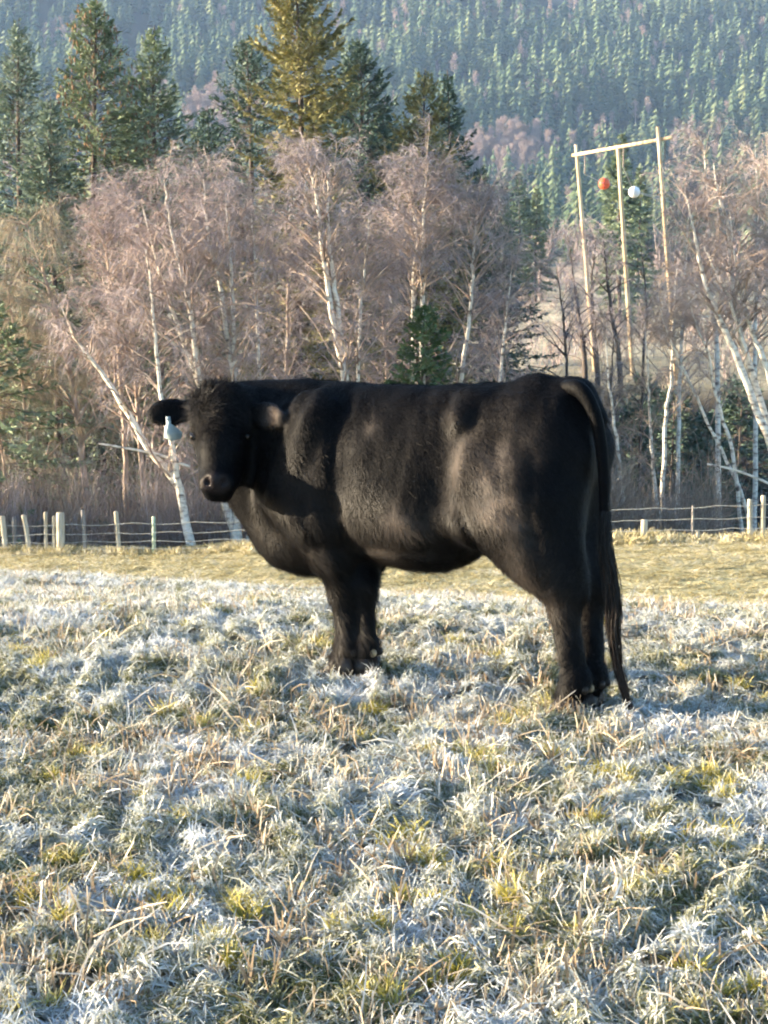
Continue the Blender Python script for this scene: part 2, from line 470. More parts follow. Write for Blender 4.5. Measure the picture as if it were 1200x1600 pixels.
# ------------------------------------------------------------------ conifers
def spruce_mesh(H, Rb, rng, whorl=.32, per=9, sprays=26, spray=(.30, .105), crown0=.06, power=.85, irr=.35, droop=.25, lean=0, cone_frac=0):
    """returns MB trunk, MB crown, MB cones in local space, foot at the origin"""
    tr, cr, co = MB(), MB(), MB()
    zs = np.linspace(0, H, 12)
    wob = np.stack([np.sin(zs * .35 + rng.uniform(0, 6)) * .12 + lean * (zs / H) ** 2 * H, np.cos(zs * .3) * .1, zs], -1)
    rad = .011 * H * (1 - zs / H) ** .8 + .015
    tr.tubes(wob[None], rad[None], 8)
    zb = []
    z = H * crown0
    while z < H * .985:
        zb += list(z + rng.uniform(-.15, .15, per) * whorl * 1.5); z += whorl * (.6 + .8 * (1 - z / H))
    zb = np.clip(np.array(zb), .2, H * .99)
    nb = len(zb)
    u = 1 - zb / H
    az = rng.uniform(0, 2 * np.pi, nb)
    # lopsided gaps: branch length modulated by low-frequency noise in height and azimuth
    mod = .72 + .56 * vnoise(az * 1.3 + 20, zb * .55 + rng.uniform(0, 99))
    Lb = Rb * u ** power * mod * rng.uniform(1 - irr, 1 + irr * .5, nb) + .12
    el0 = np.interp(u, [0, .2, .6, 1], [.9, .35, -.02, -.25]) + rng.normal(0, .12, nb)
    n_pt = 7
    t = np.linspace(0, 1, n_pt)
    d = np.stack([np.cos(az), np.sin(az)], -1)
    el = el0[:, None] - droop * np.sin(t * np.pi * .8)[None] * (.3 + u[:, None]) + .45 * t[None] ** 2 * droop * 2
    seg = Lb[:, None] / (n_pt - 1)
    hx = np.cumsum(np.cos(el) * seg, 1); hz = np.cumsum(np.sin(el) * seg, 1)
    bx = np.interp(zb, zs, wob[:, 0]); by = np.interp(zb, zs, wob[:, 1])
    P = np.stack([bx[:, None] + d[:, :1] * hx, by[:, None] + d[:, 1:] * hx, zb[:, None] + hz], -1)
    big = Lb > .8
    tr.tubes(P[big], (np.linspace(.022, .006, n_pt)[None] * np.ones(big.sum())[:, None]), 3)
    # sprays along each branch
    ns = np.maximum(4, (sprays * 1.0 * Lb / (Rb * .6)).astype(int))
    bi = np.repeat(np.arange(nb), ns)
    tt = rng.uniform(.12, 1.0, len(bi)) ** .8
    fi = tt * (n_pt - 1); i0 = np.minimum(fi.astype(int), n_pt - 2); fr = (fi - i0)[:, None]
    p0 = P[bi, i0] * (1 - fr) + P[bi, i0 + 1] * fr
    tang = norm(P[bi, i0 + 1] - P[bi, i0])
    lat = norm(np.cross(tang, np.array([0, 0, 1.])))
    sgn = rng.choice([-1, 1], len(bi))[:, None]
    dirn = norm(tang * rng.uniform(.35, 1.0, len(bi))[:, None] + lat * sgn * rng.uniform(.2, 1.0, len(bi))[:, None] + np.array([0, 0, 1.]) * rng.normal(-.12 - .35 * droop, .33, len(bi))[:, None])
    ln = spray[0] * rng.uniform(.55, 1.35, len(bi)) * (.55 + .45 * np.minimum(1, Lb[bi]))
    w = spray[1] * rng.uniform(.6, 1.3, len(bi))
    up = rng.normal(size=(len(bi), 3)) * .7 + np.array([0, 0, 1.])
    s_ = norm(np.cross(dirn, up)); nrm = np.cross(s_, dirn)
    a = p0; e = p0 + dirn * ln[:, None]
    mid = p0 + dirn * (ln * .45)[:, None]
    b1 = mid + s_ * w[:, None] * .5 - nrm * w[:, None] * .22
    b2 = mid - s_ * w[:, None] * .5 - nrm * w[:, None] * .22
    Vv = np.stack([a, b1, e, b2], 1).reshape(-1, 3)
    k = np.arange(len(bi)) * 4
    Ff = np.concatenate([np.stack([k, k + 1, k + 2], 1), np.stack([k, k + 2, k + 3], 1)])
    bt = rng.normal(.5, .16, nb)
    tint = np.clip(bt[bi] + rng.normal(0, .12, len(bi)), 0, 1)
    cr.add(Vv, Ff, np.repeat(tint, 4))
    if cone_frac:
        sel = np.where((u[bi] < .45) & (tt > .55) & (rng.rand(len(bi)) < cone_frac))[0]
        q = e[sel]
        PP = np.stack([q, q + np.array([0, 0, -.10]) + rng.normal(0, .03, (len(sel), 3)), q + np.array([0, 0, -.2]) + rng.normal(0, .04, (len(sel), 3))], 1)
        co.tubes(PP, np.array([[.025, .042, .018]]) * np.ones((len(sel), 1)), 4, rng.rand(len(sel)))
    return tr, cr, co

def place_spruce(px, ytop, Y, Rpx, label, mat='needles_green', name='spruce_tree', group=None, seed=0, base_z=None, **kw):
    rng = np.random.RandomState(seed + 100)
    top = at(px, ytop, Y)
    zb = float(terrain(top[0], Y)) - .1 if base_z is None else base_z
    H = top[2] - zb
    t = empty(name, (top[0], Y, zb))
    tr, cr, co = spruce_mesh(H, Rpx * Y / FPX, rng, **kw)
    tr.build('trunk', M['bark_dark'], t)
    cr.build('crown', M[mat], t)
    if co.V: tag(co.build('cones', M['cones'], t), kind='stuff')
    tag(t, label, 'spruce tree', group)
    return t

SP = [
    dict(px=28, ytop=28, Y=86, Rpx=245, label='blue-green spruce with a thin spire at the left edge of the photo', mat='needles_blue', power=.95, sprays=64, seed=1, irr=.45),
    dict(px=80, ytop=150, Y=79, Rpx=150, label='blue-green spruce filling the gap between the thin-spired and the cone-hung spruce', mat='needles_blue', power=.8, sprays=56, seed=71, irr=.5),
    dict(px=196, ytop=165, Y=90, Rpx=150, label='lower green spruce between the cone-hung spruce and the green spruce', mat='needles_green', power=.8, sprays=50, seed=72),
    dict(px=322, ytop=165, Y=95, Rpx=140, label='low dark spruce left of the dark wide-limbed spruce', mat='needles_dark', power=.8, sprays=44, seed=73, irr=.6),
    dict(px=602, ytop=160, Y=93, Rpx=120, label='dark spruce squeezed between the narrow-topped and the leaning-tip spruces', mat='needles_dark', power=.75, sprays=48, seed=74),
    dict(px=752, ytop=262, Y=88, Rpx=150, label='low dark spruce under the right side of the grey-mauve birch', mat='needles_dark', power=.8, sprays=48, seed=75, irr=.5),
    dict(px=146, ytop=-4, Y=82, Rpx=220, label='tall spruce hung with brown cones, second from the left edge', mat='needles_green', cone_frac=.10, power=.75, sprays=64, seed=2),
    dict(px=242, ytop=40, Y=85, Rpx=255, label='green spruce above the mauve birch crown, between cone-hung spruce and dark spruce', mat='needles_green', power=.9, sprays=60, seed=3),
    dict(px=388, ytop=58, Y=92, Rpx=245, label='dark wide-limbed spruce behind the tall yellow-green spruce', mat='needles_dark', power=.8, sprays=49, seed=4, irr=.6, droop=.5),
    dict(px=466, ytop=-70, Y=78, Rpx=150, label='tallest yellow-green spruce reaching past the top of the photo', mat='needles_olive', power=.55, sprays=76, seed=5, irr=.75, droop=.55),
    dict(px=562, ytop=62, Y=90, Rpx=185, label='dark narrow-topped spruce just beside the tallest yellow-green one', mat='needles_dark', power=.75, sprays=57, seed=6),
    dict(px=638, ytop=112, Y=80, Rpx=195, label='olive spruce with leaning yellow tip above the grey birches', mat='needles_olive', power=.75, sprays=60, seed=7, lean=.03, irr=.6, droop=.5),
    dict(px=703, ytop=108, Y=84, Rpx=230, label='dark spruce with wide lower limbs beside the gap in the trees', mat='needles_dark', power=1.05, sprays=64, seed=8, irr=.5, droop=.45),
]
for d_ in SP: place_spruce(**d_)
place_spruce(660, 486, 66, 66, 'small bright green fir just above the back of the cow', 'needles_bright', 'young_fir', None, 9, base_z=-6.8, per=9, sprays=26, spray=(.26, .12), power=.5, whorl=.3)
place_spruce(-12, 470, 66, 170, 'low spruce with green boughs over the fence posts at the left', 'needles_green', 'spruce_tree', None, 10, per=6, sprays=44, spray=(.3, .12), power=.75, droop=.35)
for q, (px, yt, Yd, rp) in enumerate([(985, 640, 92, 70), (1050, 612, 98, 78), (1110, 650, 90, 66), (1160, 600, 100, 84), (1010, 590, 104, 60)]):
    place_spruce(px, yt, Yd, rp, ['young dark spruce low on the shaded bank beside the rump', 'dark bushy spruce in the middle of the shaded bank', 'low dark spruce behind the thin leaning birches', 'dark spruce on the bank behind the big leaning birch', 'dark spruce near the top of the shaded bank'][q], 'needles_dark', 'bank_spruce', None, 60 + q, per=8, sprays=24, spray=(.4, .16), power=.6)
MIDC = [(812, 268, 330, 34, 11), (838, 296, 300, 30, 12), (786, 306, 300, 34, 13), (970, 206, 210, 44, 15), (1000, 262, 230, 30, 17)]
MIDL = ['slim pale green conifer at the right of the dark wide-limbed spruce', 'green conifer just left of the pole with the crossbar end',
        'low conifer half hidden by the dark wide-limbed spruce', 'tall dark green spruce standing behind the middle power pole', 'shorter spruce seen between middle and tallest power poles']
for (px, yt, Yd, rp, sd), lb in zip(MIDC, MIDL):
    place_spruce(px, yt, Yd, rp, lb, 'needles_green' if sd in (15, 17) else 'needles_far', 'distant_conifer', None, sd, per=8, sprays=34, spray=(.75, .28), whorl=.75)

# ------------------------------------------------------------------ far forest on the hill (one mass)
rng = np.random.RandomState(5)
def far_conifer(rr, H, Rb, pw):
    """a whole conifer as tiers of ragged drooping boughs"""
    mb = MB(); n_t = rr.randint(7, 10)
    mb.tubes(np.array([[[0, 0, 0], [0, 0, H * .5], [0, 0, H * .97]]], float), np.array([[.25, .16, .03]]), 5, .2)
    for q in range(n_t):
        u = (q + .6) / n_t
        z_top = H * (1 - u * .92) + H * .085 + rr.uniform(-.025, .025) * H
        rad = Rb * u ** pw * rr.uniform(.72, 1.2) + .25
        n_b = 9 + q
        a = np.arange(n_b) * 2 * np.pi / n_b + rr.uniform(0, 6)
        ro = rad * rr.uniform(.5, 1.25, n_b); zo = z_top - H * .10 - rad * rr.uniform(.2, .9, n_b)
        ai = a + np.pi / n_b; ri = rad * rr.uniform(.30, .5, n_b); zi = z_top - H * .075 - rad * .12
        tip = np.stack([np.cos(a) * ro, np.sin(a) * ro, zo], -1); inn = np.stack([np.cos(ai) * ri, np.sin(ai) * ri, zi + 0 * ai], -1)
        Vv = np.concatenate([[[0, 0, min(z_top, H)]], tip, inn])
        f = []
        for b in range(n_b):
            f.append([0, 1 + n_b + (b - 1) % n_b, 1 + b]); f.append([0, 1 + b, 1 + n_b + b])
        tn = np.concatenate([[.5], np.clip(rr.normal(.5, .2, n_b), 0, 1), np.full(n_b, .4)])
        mb.add(Vv, f, tn)
    return mb
protos = []
for k in range(12):
    protos.append(proto('far_conifer_shape', far_conifer(np.random.RandomState(40 + k), (20, 16, 13)[k % 3], 2.8 + .22 * k, .55 + .04 * k), M['needles_far']))
pts = []
Yv = 430.0
while Yv < 1740:
    stp = 6.2 if Yv > 860 else 11.0
    hw = 40 + Yv * .42
    xs = np.arange(-hw, hw, stp)
    pts.append(np.stack([xs + rng.uniform(-.5, .5, len(xs)) * stp, Yv + rng.uniform(-.5, .5, len(xs)) * stp], -1)); Yv += stp
pts = np.concatenate(pts)
dens = fbm(pts[:, 0] / 45, pts[:, 1] / 45, 3)
clr = np.zeros(len(pts), bool)
for cx, cyv, rx, ry in CLEAR:
    clr |= ((pts[:, 0] - cx) / rx) ** 2 + ((pts[:, 1] - cyv) / ry) ** 2 < (.8 + .5 * vnoise(pts[:, 0] / 9, pts[:, 1] / 9)) ** 2
keep = (~clr) & (dens > .32 + .22 * rng.rand(len(pts))) & ((pts[:, 1] > 830) | (rng.rand(len(pts)) < .3))
fp = pts[keep]
z = terrain(fp[:, 0], fp[:, 1])
n = len(fp)
hs = np.clip(rng.normal(1.05, .42, n) * (.5 + 1.0 * fbm(fp[:, 0] / 50 + 9, fp[:, 1] / 50)), .3, 1.75)
scl = np.stack([hs ** .7 * rng.uniform(.9, 1.75, n), hs ** .7 * rng.uniform(.9, 1.75, n), hs], -1)
scatter('hillside_forest', np.column_stack([fp, z - .3]), np.column_stack([rng.normal(0, .03, n), rng.normal(0, .03, n), rng.uniform(0, 6.28, n)]), scl, rng.randint(0, 12, n), protos,
        'dense conifer forest covering the far hillside', M['needles_far'])

# ------------------------------------------------------------------ bare broadleaf trees
def grow(stems, rad0, rng, n1=22, l1=(1.2, 2.8), n2=9, l2=(.5, 1.2), n3=8, l3=(.25, .7), start=.35, spread=.9, droop=.35, w3=.012, up=.55):
    """stems: list of (k,3) polylines (world), rad0: list of base radii.
    returns MB trunk, MB limbs, MB twigs"""
    tr, li, tw = MB(), MB(), MB()
    b0, bd, bl, br = [], [], [], []
    for P, r0 in zip(stems, rad0):
        S = smooth_line(P, 28)
        S[1:-1] += rng.normal(0, .018, S[1:-1].shape)
        t = np.linspace(0, 1, 28)
        rr = r0 * (1 - t) ** .75 * .92 + .012
        tr.tubes(S[None], rr[None], 8)
        ln = np.linalg.norm(S[-1] - S[0])
        k = max(4, int(n1 * ln / 12))
        tt = start + (1 - start) * rng.rand(k) ** .8
        fi = tt * 27; i0 = np.minimum(fi.astype(int), 26); fr = (fi - i0)[:, None]
        b0.append(S[i0] * (1 - fr) + S[i0 + 1] * fr)
        tang = norm(S[i0 + 1] - S[i0])
        az = rng.uniform(0, 2 * np.pi, k)
        out = np.stack([np.cos(az), np.sin(az), np.zeros(k)], -1)
        bd.append(norm(out * spread + tang * .5 + np.array([0, 0, up])))
        bl.append(rng.uniform(*l1, k) * (1.15 - .6 * tt))
        br.append(rr[i0])
    b0, bd, bl, br = map(np.concatenate, (b0, bd, bl, br))
    def arcs(p, d, l, m, sag, jit):
        P = [p]; cur = d.copy()
        for q in range(m - 1):
            cur = norm(cur + np.array([0, 0, -sag]) / (m - 1) * 2 * ((q + 1) / m) * 2 + rng.normal(0, jit, d.shape))
            P.append(P[-1] + cur * (l / (m - 1))[:, None])
        return np.stack(P, 1)
    A = arcs(b0, bd, bl, 6, droop * .5, .12)
    li.tubes(A, np.minimum(br * .45, .045)[:, None] * np.linspace(1, .2, 6)[None] + .004, 4, rng.rand(len(A)))
    def sub(Ppar, lpar, nper, lrng, m, sag, jit, up_):
        K = len(Ppar); mm = Ppar.shape[1]
        idx = np.repeat(np.arange(K), nper)
        tt = rng.uniform(.2, 1, len(idx))
        fi = tt * (mm - 1); i0 = np.minimum(fi.astype(int), mm - 2); fr = (fi - i0)[:, None]
        p = Ppar[idx, i0] * (1 - fr) + Ppar[idx, i0 + 1] * fr
        tg = norm(Ppar[idx, i0 + 1] - Ppar[idx, i0])
        d = norm(tg * .75 + rng.normal(0, .55, tg.shape) + np.array([0, 0, up_]))
        l = rng.uniform(*lrng, len(idx)) * (1.1 - .45 * tt)
        return arcs(p, d, l, m, sag, jit), l
    Bp, l_ = sub(A, bl, n2, l2, 4, droop * .7, .15, .15)
    tw.strips(Bp, np.array([.022, .018, .014, .010])[None], rng, rng.normal(.42, .12, len(Bp)))
    Cp, l_ = sub(Bp, l_, n3, l3, 2, droop, .18, 0)
    tw.strips(Cp, np.array([w3, w3 * .55])[None], rng, np.clip(rng.normal(.55, .18, len(Cp)), 0, 1))
    return tr, li, tw

def bare_tree(name, label, cat, Y, stems_px, rads, twig_mat, bark='bark_birch', limb='bark_limb', seed=0, dead=None, group=None, depth=.8, **kw):
    rng = np.random.RandomState(seed)
    stems = []
    for si, s_ in enumerate(stems_px):
        dy = 0 if si == 0 else rng.uniform(-depth, depth)
        k = len(s_)
        stems.append(np.array([at(px, py, Y + dy * min(1, j / 3.)) for j, (px, py) in enumerate(s_)]))
    base = stems[0][0].copy()
    gz = float(terrain(base[0], base[1]))
    if base[2] > gz - .1:                       # carry the foot of the first stem down into the ground
        d = stems[0][0] - stems[0][1]
        for s_ in stems:
            if s_[0][2] > gz + .05 and np.hypot(*(s_[0][:2] - base[:2])) < 1.2 and abs(s_[0][2] - base[2]) < .8:
                s_[0] = np.array([s_[0][0], s_[0][1], gz - .15])
    for si in range(1, len(stems)):             # side stems either fork from another stem or stand on the ground
        p0 = stems[si][0]
        others = np.concatenate([smooth_line(q, 40) for k_, q in enumerate(stems) if k_ != si])
        g0 = float(terrain(p0[0], p0[1]))
        if np.linalg.norm(others[:, [0, 2]] - p0[[0, 2]], axis=1).min() > .55 and p0[2] > g0 - .05:
            stems[si] = np.vstack([[p0[0] + .3 * (p0[0] - stems[si][1][0]), p0[1], g0 - .15], stems[si]])
    if stems[0][0][2] > gz + .05:
        stems[0] = np.vstack([[stems[0][0][0], stems[0][0][1], gz - .15], stems[0]])
    base[2] = gz
    t = empty(name, base)
    tr, li, tw = grow(stems, rads, rng, **kw)
    tr.build('trunk', M[bark], t, True, base)
    tag(li.build('limbs', M[limb], t, True, base), kind='stuff')
    tag(tw.build('crown', M[twig_mat], t, False, base), kind='stuff')
    if dead:
        for dl in dead:
            P = smooth_line([at(a, b, Y - .3) for a, b in dl], 14)
            mb = MB(); mb.tubes(P[None], (np.linspace(.035, .06, 14))[None], 6)
            mb.build('dead_branch', M['bark_birch'], t, True, base)
    tag(t, label, cat, group)
    return t

bare_tree('birch_tree', 'white birch forked low at the fence, leaning left behind the ear tag', 'birch tree', 62.6,
    [[(300, 862), (291, 818), (283, 771), (266, 740), (234, 705), (205, 655), (182, 617), (159, 583), (138, 555), (112, 520), (95, 478)],
     [(284, 775), (274, 730), (268, 690), (258, 650), (250, 605), (242, 520), (236, 450), (228, 390)]],
    [.17, .12], 'twig_pink', seed=21, n1=40, l1=(1.2, 3.2), start=.2, dead=[[(154, 693), (195, 700), (250, 711), (296, 730)]], droop=.6)
bare_tree('birch_tree', 'clump of white birch stems fanning up behind the head of the cow', 'birch tree', 63.2,
    [[(374, 862), (360, 812), (350, 780), (338, 720), (322, 640), (310, 600), (285, 530), (257, 450), (240, 390), (222, 320)],
     [(352, 790), (330, 680), (312, 595), (300, 500), (290, 450), (275, 390), (262, 330), (256, 280)],
     [(376, 862), (366, 760), (368, 650), (367, 595), (357, 550), (345, 450), (332, 400), (322, 340), (318, 280)],
     [(368, 640), (365, 540), (362, 450), (358, 380), (352, 300)],
     [(386, 862), (400, 700), (405, 595), (400, 450), (398, 400), (392, 330)],
     [(300, 560), (290, 552), (235, 510), (165, 480)]],
    [.16, .13, .15, .10, .08, .06], 'twig_pink', seed=22, n1=44, l1=(1.4, 3.8), start=.18)
bare_tree('birch_tree', 'grey-crowned birch with twin pale stems rising behind the withers of the cow', 'birch tree', 65,
    [[(546, 860), (541, 700), (537, 590), (520, 500), (505, 400), (498, 340), (490, 290), (482, 262)],
     [(542, 650), (540, 590), (530, 500), (520, 430), (515, 380), (512, 300), (512, 262)],
     [(556, 760), (558, 600), (565, 470), (570, 420), (578, 330)]],
    [.15, .12, .08], 'twig_mauve', seed=23, n1=50, l1=(1.6, 4.0), start=.15)
bare_tree('birch_tree', 'grey-mauve birch with thin upright stem above the middle of the cow', 'birch tree', 67,
    [[(655, 860), (660, 700), (660, 480), (662, 340), (668, 262)], [(648, 760), (646, 440), (652, 380), (640, 300)], [(690, 860), (715, 640), (735, 480), (742, 370), (748, 320)], [(760, 860), (775, 660), (790, 500), (800, 420)]],
    [.13, .09, .1, .09], 'twig_mauve', seed=24, n1=54, l1=(1.6, 4.0), start=.15)
bare_tree('birch_tree', 'white multi-stemmed birch leaning in from the right edge of the photo', 'birch tree', 63,
    [[(1248, 860), (1225, 745), (1200, 685), (1155, 565), (1130, 511), (1109, 463), (1095, 415), (1084, 361), (1070, 300)],
     [(1246, 860), (1215, 720), (1195, 650), (1165, 550), (1155, 514), (1146, 463), (1139, 361), (1123, 307), (1115, 255)],
     [(1252, 860), (1225, 690), (1200, 580), (1174, 514), (1157, 452), (1149, 407), (1140, 330)],
     [(1165, 550), (1140, 469), (1123, 435), (1100, 385)],
     [(1258, 860), (1240, 600), (1225, 450), (1210, 330), (1200, 250)]],
    [.17, .16, .13, .06, .15], 'twig_red', seed=25, n1=24, l1=(1.4, 3.2), start=.35, dead=[[(1105, 725), (1150, 735), (1200, 755), (1240, 780)]])
bare_tree('birch_tree', 'thin birch pair leaning left in front of the shaded bank', 'birch tree', 65.5,
    [[(1180, 860), (1160, 775), (1120, 690), (1070, 580), (1045, 525), (1030, 480)], [(1163, 860), (1145, 710), (1122, 635), (1105, 550), (1090, 515), (1075, 460)]],
    [.075, .075], 'twig_red', seed=26, n1=26, l1=(.8, 2.0))
bare_tree('birch_tree', 'slender white birch standing just right of the rump of the cow', 'birch tree', 66,
    [[(984, 862), (978, 815), (970, 750), (960, 665), (952, 600), (945, 520)], [(980, 842), (965, 790), (952, 730)]],
    [.10, .06], 'twig_brown', seed=27, n1=18, l1=(.7, 1.8))
bare_tree('birch_tree', 'straight thin birch between the stump post and the shaded bank', 'birch tree', 67,
    [[(1034, 862), (1028, 800), (1020, 730), (1015, 650), (1012, 580), (1008, 500)]], [.085], 'twig_brown', seed=28, n1=18, l1=(.7, 1.8))
bare_tree('birch_tree', 'crooked birch before the bank, bending right near its top', 'birch tree', 72,
    [[(1036, 862), (1036, 760), (1040, 650), (1050, 585), (1052, 500), (1058, 420)]], [.10], 'twig_brown', seed=29, n1=20, l1=(.8, 1.9))
for k, (st, lb) in enumerate([
    ([(921, 600), (912, 545), (905, 500), (897, 440), (888, 370)], 'dark slim alder on the bank top, nearest the rump'),
    ([(975, 600), (966, 545), (958, 505), (948, 430), (942, 370)], 'dark slim alder on the bank top below the middle power pole'),
    ([(938, 620), (932, 560), (928, 510), (925, 440), (932, 370)], 'dark alder between two others on the bank top')]):
    bare_tree('alder_tree', lb, 'alder tree', 113, [st], [.2], 'twig_mauve', 'bark_dark', 'bark_dark', 30 + k, n1=22, l1=(1.3, 3.0), l2=(.7, 1.5), l3=(.5, 1.0), start=.1, w3=.014)
bare_tree('birch_tree', 'brown drooping birch in front of the spruces at the left edge', 'birch tree', 68,
    [[(140, 870), (128, 700), (105, 560), (88, 488), (62, 410), (40, 350)], [(60, 870), (45, 700), (30, 560), (10, 450)], [(30, 870), (5, 720), (-10, 600)]],
    [.14, .12, .1], 'twig_olive', 'bark_limb', seed=34, n1=56, l1=(1.4, 3.2), start=.2, droop=.8, up=.3, l3=(.4, .9))
bare_tree('birch_tree', 'mauve twiggy tree behind the leaning birches at the right edge', 'birch tree', 84,
    [[(1130, 700), (1120, 560), (1110, 440), (1105, 330), (1100, 225)], [(1180, 700), (1180, 500), (1185, 350), (1180, 225)], [(1060, 700), (1065, 520), (1072, 400), (1080, 300)]],
    [.14, .14, .12], 'twig_mauve', seed=35, n1=28, l1=(1.6, 3.6), start=.3)
bare_tree('birch_tree', 'rose-grey bushy tree filling the gap left of the birch clump', 'birch tree', 70,
    [[(200, 862), (195, 700), (185, 560), (170, 430), (165, 330)], [(240, 862), (215, 640), (205, 450), (200, 300)], [(330, 862), (318, 640), (322, 420), (330, 270)]],
    [.12, .12, .12], 'twig_pink', 'bark_limb', seed=36, n1=60, l1=(1.5, 3.4), start=.25)
bare_tree('birch_tree', 'brown twiggy tree just behind the neck of the cow', 'birch tree', 71,
    [[(440, 862), (445, 640), (450, 480), (445, 340)], [(600, 862), (605, 620), (600, 480), (610, 350)], [(800, 862), (790, 640), (775, 480)]],
    [.11, .11, .1], 'twig_mauve', 'bark_limb', seed=37, n1=56, l1=(1.4, 3.0), start=.2)
bare_tree('alder_tree', 'reddish thicket tree below the power poles', 'alder tree', 90,
    [[(880, 720), (885, 600), (880, 500), (870, 420)], [(1000, 720), (1005, 560), (1010, 470), (1000, 380)], [(950, 720), (955, 600), (960, 500)]],
    [.1, .1, .09], 'twig_mauve', 'bark_dark', 'bark_dark', seed=38, n1=16, l1=(1.4, 3.0), start=.15)

# brushy undergrowth (one mass behind the fence, one on the shaded bank)
def brush(name, label, mat, n_bush, xr, yr, hr, seed, per=70, w=.016, dens=None):
    rng = np.random.RandomState(seed)
    bx = rng.uniform(*xr, n_bush); by = rng.uniform(*yr, n_bush)
    bz = terrain(bx, by)
    hb = rng.uniform(*hr, n_bush)
    i = np.repeat(np.arange(n_bush), per)
    N = len(i)
    az = rng.uniform(0, 6.28, N); le = np.abs(rng.normal(0, .5, N))
    d = np.stack([np.cos(az) * np.sin(le), np.sin(az) * np.sin(le), np.cos(le)], -1)
    p0 = np.stack([bx[i], by[i], bz[i]], -1) + np.stack([rng.normal(0, .35, N), rng.normal(0, .35, N), rng.uniform(0, .6, N) * hb[i]], -1)
    L_ = hb[i] * rng.uniform(.25, .75, N)
    j = rng.normal(0, .22, (N, 3))
    P = np.stack([p0, p0 + d * L_[:, None] * .5 + j * L_[:, None] * .3, p0 + d * L_[:, None] + j * L_[:, None] - np.array([0, 0, .12]) * L_[:, None]], 1)
    mb = MB()
    mb.strips(P, np.array([w, w * .8, w * .4])[None], rng, np.clip(rng.normal(.5, .2, N), 0, 1))
    o = mb.build(name, M[mat]); tag(o, label, kind='stuff')
    return o
brush('undergrowth', 'tangled brown brush behind the wire fence', 'twig_brown', 480, (-27, 13), (62.8, 72), (.9, 4.2), 51, 82, .015)
brush('undergrowth', 'grey-mauve brush along the fence behind the cow', 'twig_mauve', 340, (-27, 9), (62.9, 71), (1.0, 5.0), 52, 100, .013)
brush('bank_undergrowth', 'brush coloured dark bluish for shade, covering the bank beyond the fence', 'twig_shade', 620, (-34, 40), (84, 117), (1.0, 3.4), 53, 46, .045)
brush('undergrowth', 'russet brush before the shaded bank', 'twig_red', 26, (7, 13), (64, 72), (1.0, 3.0), 54, 100, .014)
brush('field_scrub', 'low pale scrub on the sunlit field beyond the bank', 'twig_far', 380, (-80, 80), (121, 260), (.8, 3.6), 55, 50, .05)
brush('hillfoot_scrub', 'bare mauve woodland at the foot of the hill', 'twig_far', 1000, (-230, 230), (300, 640), (4, 12), 56, 26, .20)

# far bare groves standing in the clearings
rng = np.random.RandomState(77)
gp = []
for cx, cyv, rx, ry in (CLEAR[3], CLEAR[4], CLEAR[6], CLEAR[0]):
    k = 90
    a = rng.uniform(0, 6.28, k); r_ = np.sqrt(rng.rand(k)) * 1.1
    gp.append(np.stack([cx + np.cos(a) * r_ * rx, cyv + np.sin(a) * r_ * ry], -1))
gp.append(np.stack([rng.uniform(-260, 330, 420), rng.uniform(850, 1500, 420)], -1))
gp = np.concatenate(gp)
protos = []
for k in range(4):
    r2_ = np.random.RandomState(80 + k)
    H = 15
    tr, li, tw = grow([np.array([[0, 0, 0], [.3, 0, 5], [.1, .2, 10], [0, 0, H]])], [.22], r2_, n1=34, l1=(2, 4.5), n2=6, l2=(1, 2.2), n3=5, l3=(.8, 1.5), start=.25, w3=.09, droop=.05, up=1.1)
    mb = MB()
    for q in (tw,):
        for Vq, Tq in zip(q.V, q.T): pass
    mb.V, mb.F, mb.T, mb.n = tw.V, tw.F, tw.T, tw.n
    S = np.array([[0, 0, 0], [.3, 0, 5], [.1, .2, 10], [0, 0, H]], float)
    mb.tubes(S[None], np.array([[.22, .16, .1, .03]]), 5, .9)
    protos.append(proto('far_aspen_shape', mb, M['twig_far']))
n = len(gp)
scatter('hillside_grove', np.column_stack([gp, terrain(gp[:, 0], gp[:, 1]) - .2]), np.column_stack([np.zeros(n), np.zeros(n), rng.uniform(0, 6.28, n)]),
        np.repeat(rng.uniform(.7, 1.25, n)[:, None], 3, 1), rng.randint(0, 4, n), protos, 'bare pinkish aspen groves in clearings of the far hill', M['twig_far'])

# ------------------------------------------------------------------ fence
def fence_y(px): return FY_L + (FY_R - FY_L) * (px - 90) / 1090.0
POSTS = [(-260, 806, 7, 'post_wood', 1), (-190, 804, 7, 'post_grey', -2), (-120, 806, 7, 'post_wood', 0), (-60, 803, 7, 'post_wood', 2), (1262, 772, 7, 'post_wood', 0), (1340, 768, 7, 'post_wood', -2), (1420, 765, 7, 'post_grey', 1),
         (3, 806, 9, 'post_wood', -6), (22, 808, 6, 'post_grey', 0), (37, 805, 8, 'post_wood', -9), (71, 800, 6, 'post_wood', 0), (84, 806, 6, 'post_wood', 0),
         (94, 801, 13, 'post_wood', 0), (129, 797, 6, 'post_grey', -3), (181, 799, 7, 'post_wood', -4), (240, 807, 6, 'post_green', 0),
         (420, 800, 7, 'post_wood', 2), (560, 798, 7, 'post_wood', -1), (700, 796, 7, 'post_grey', 0), (850, 792, 7, 'post_wood', 1),
         (1007, 812, 11, 'post_wood', 1), (1083, 790, 4, 'post_grey', 0), (1090, 828, 7, 'post_wood', 0), (1172, 780, 8, 'post_wood', -1), (1193, 774, 8, 'post_wood', 0)]
fe = empty('wire_fence', at(600, 858, fence_y(600)))
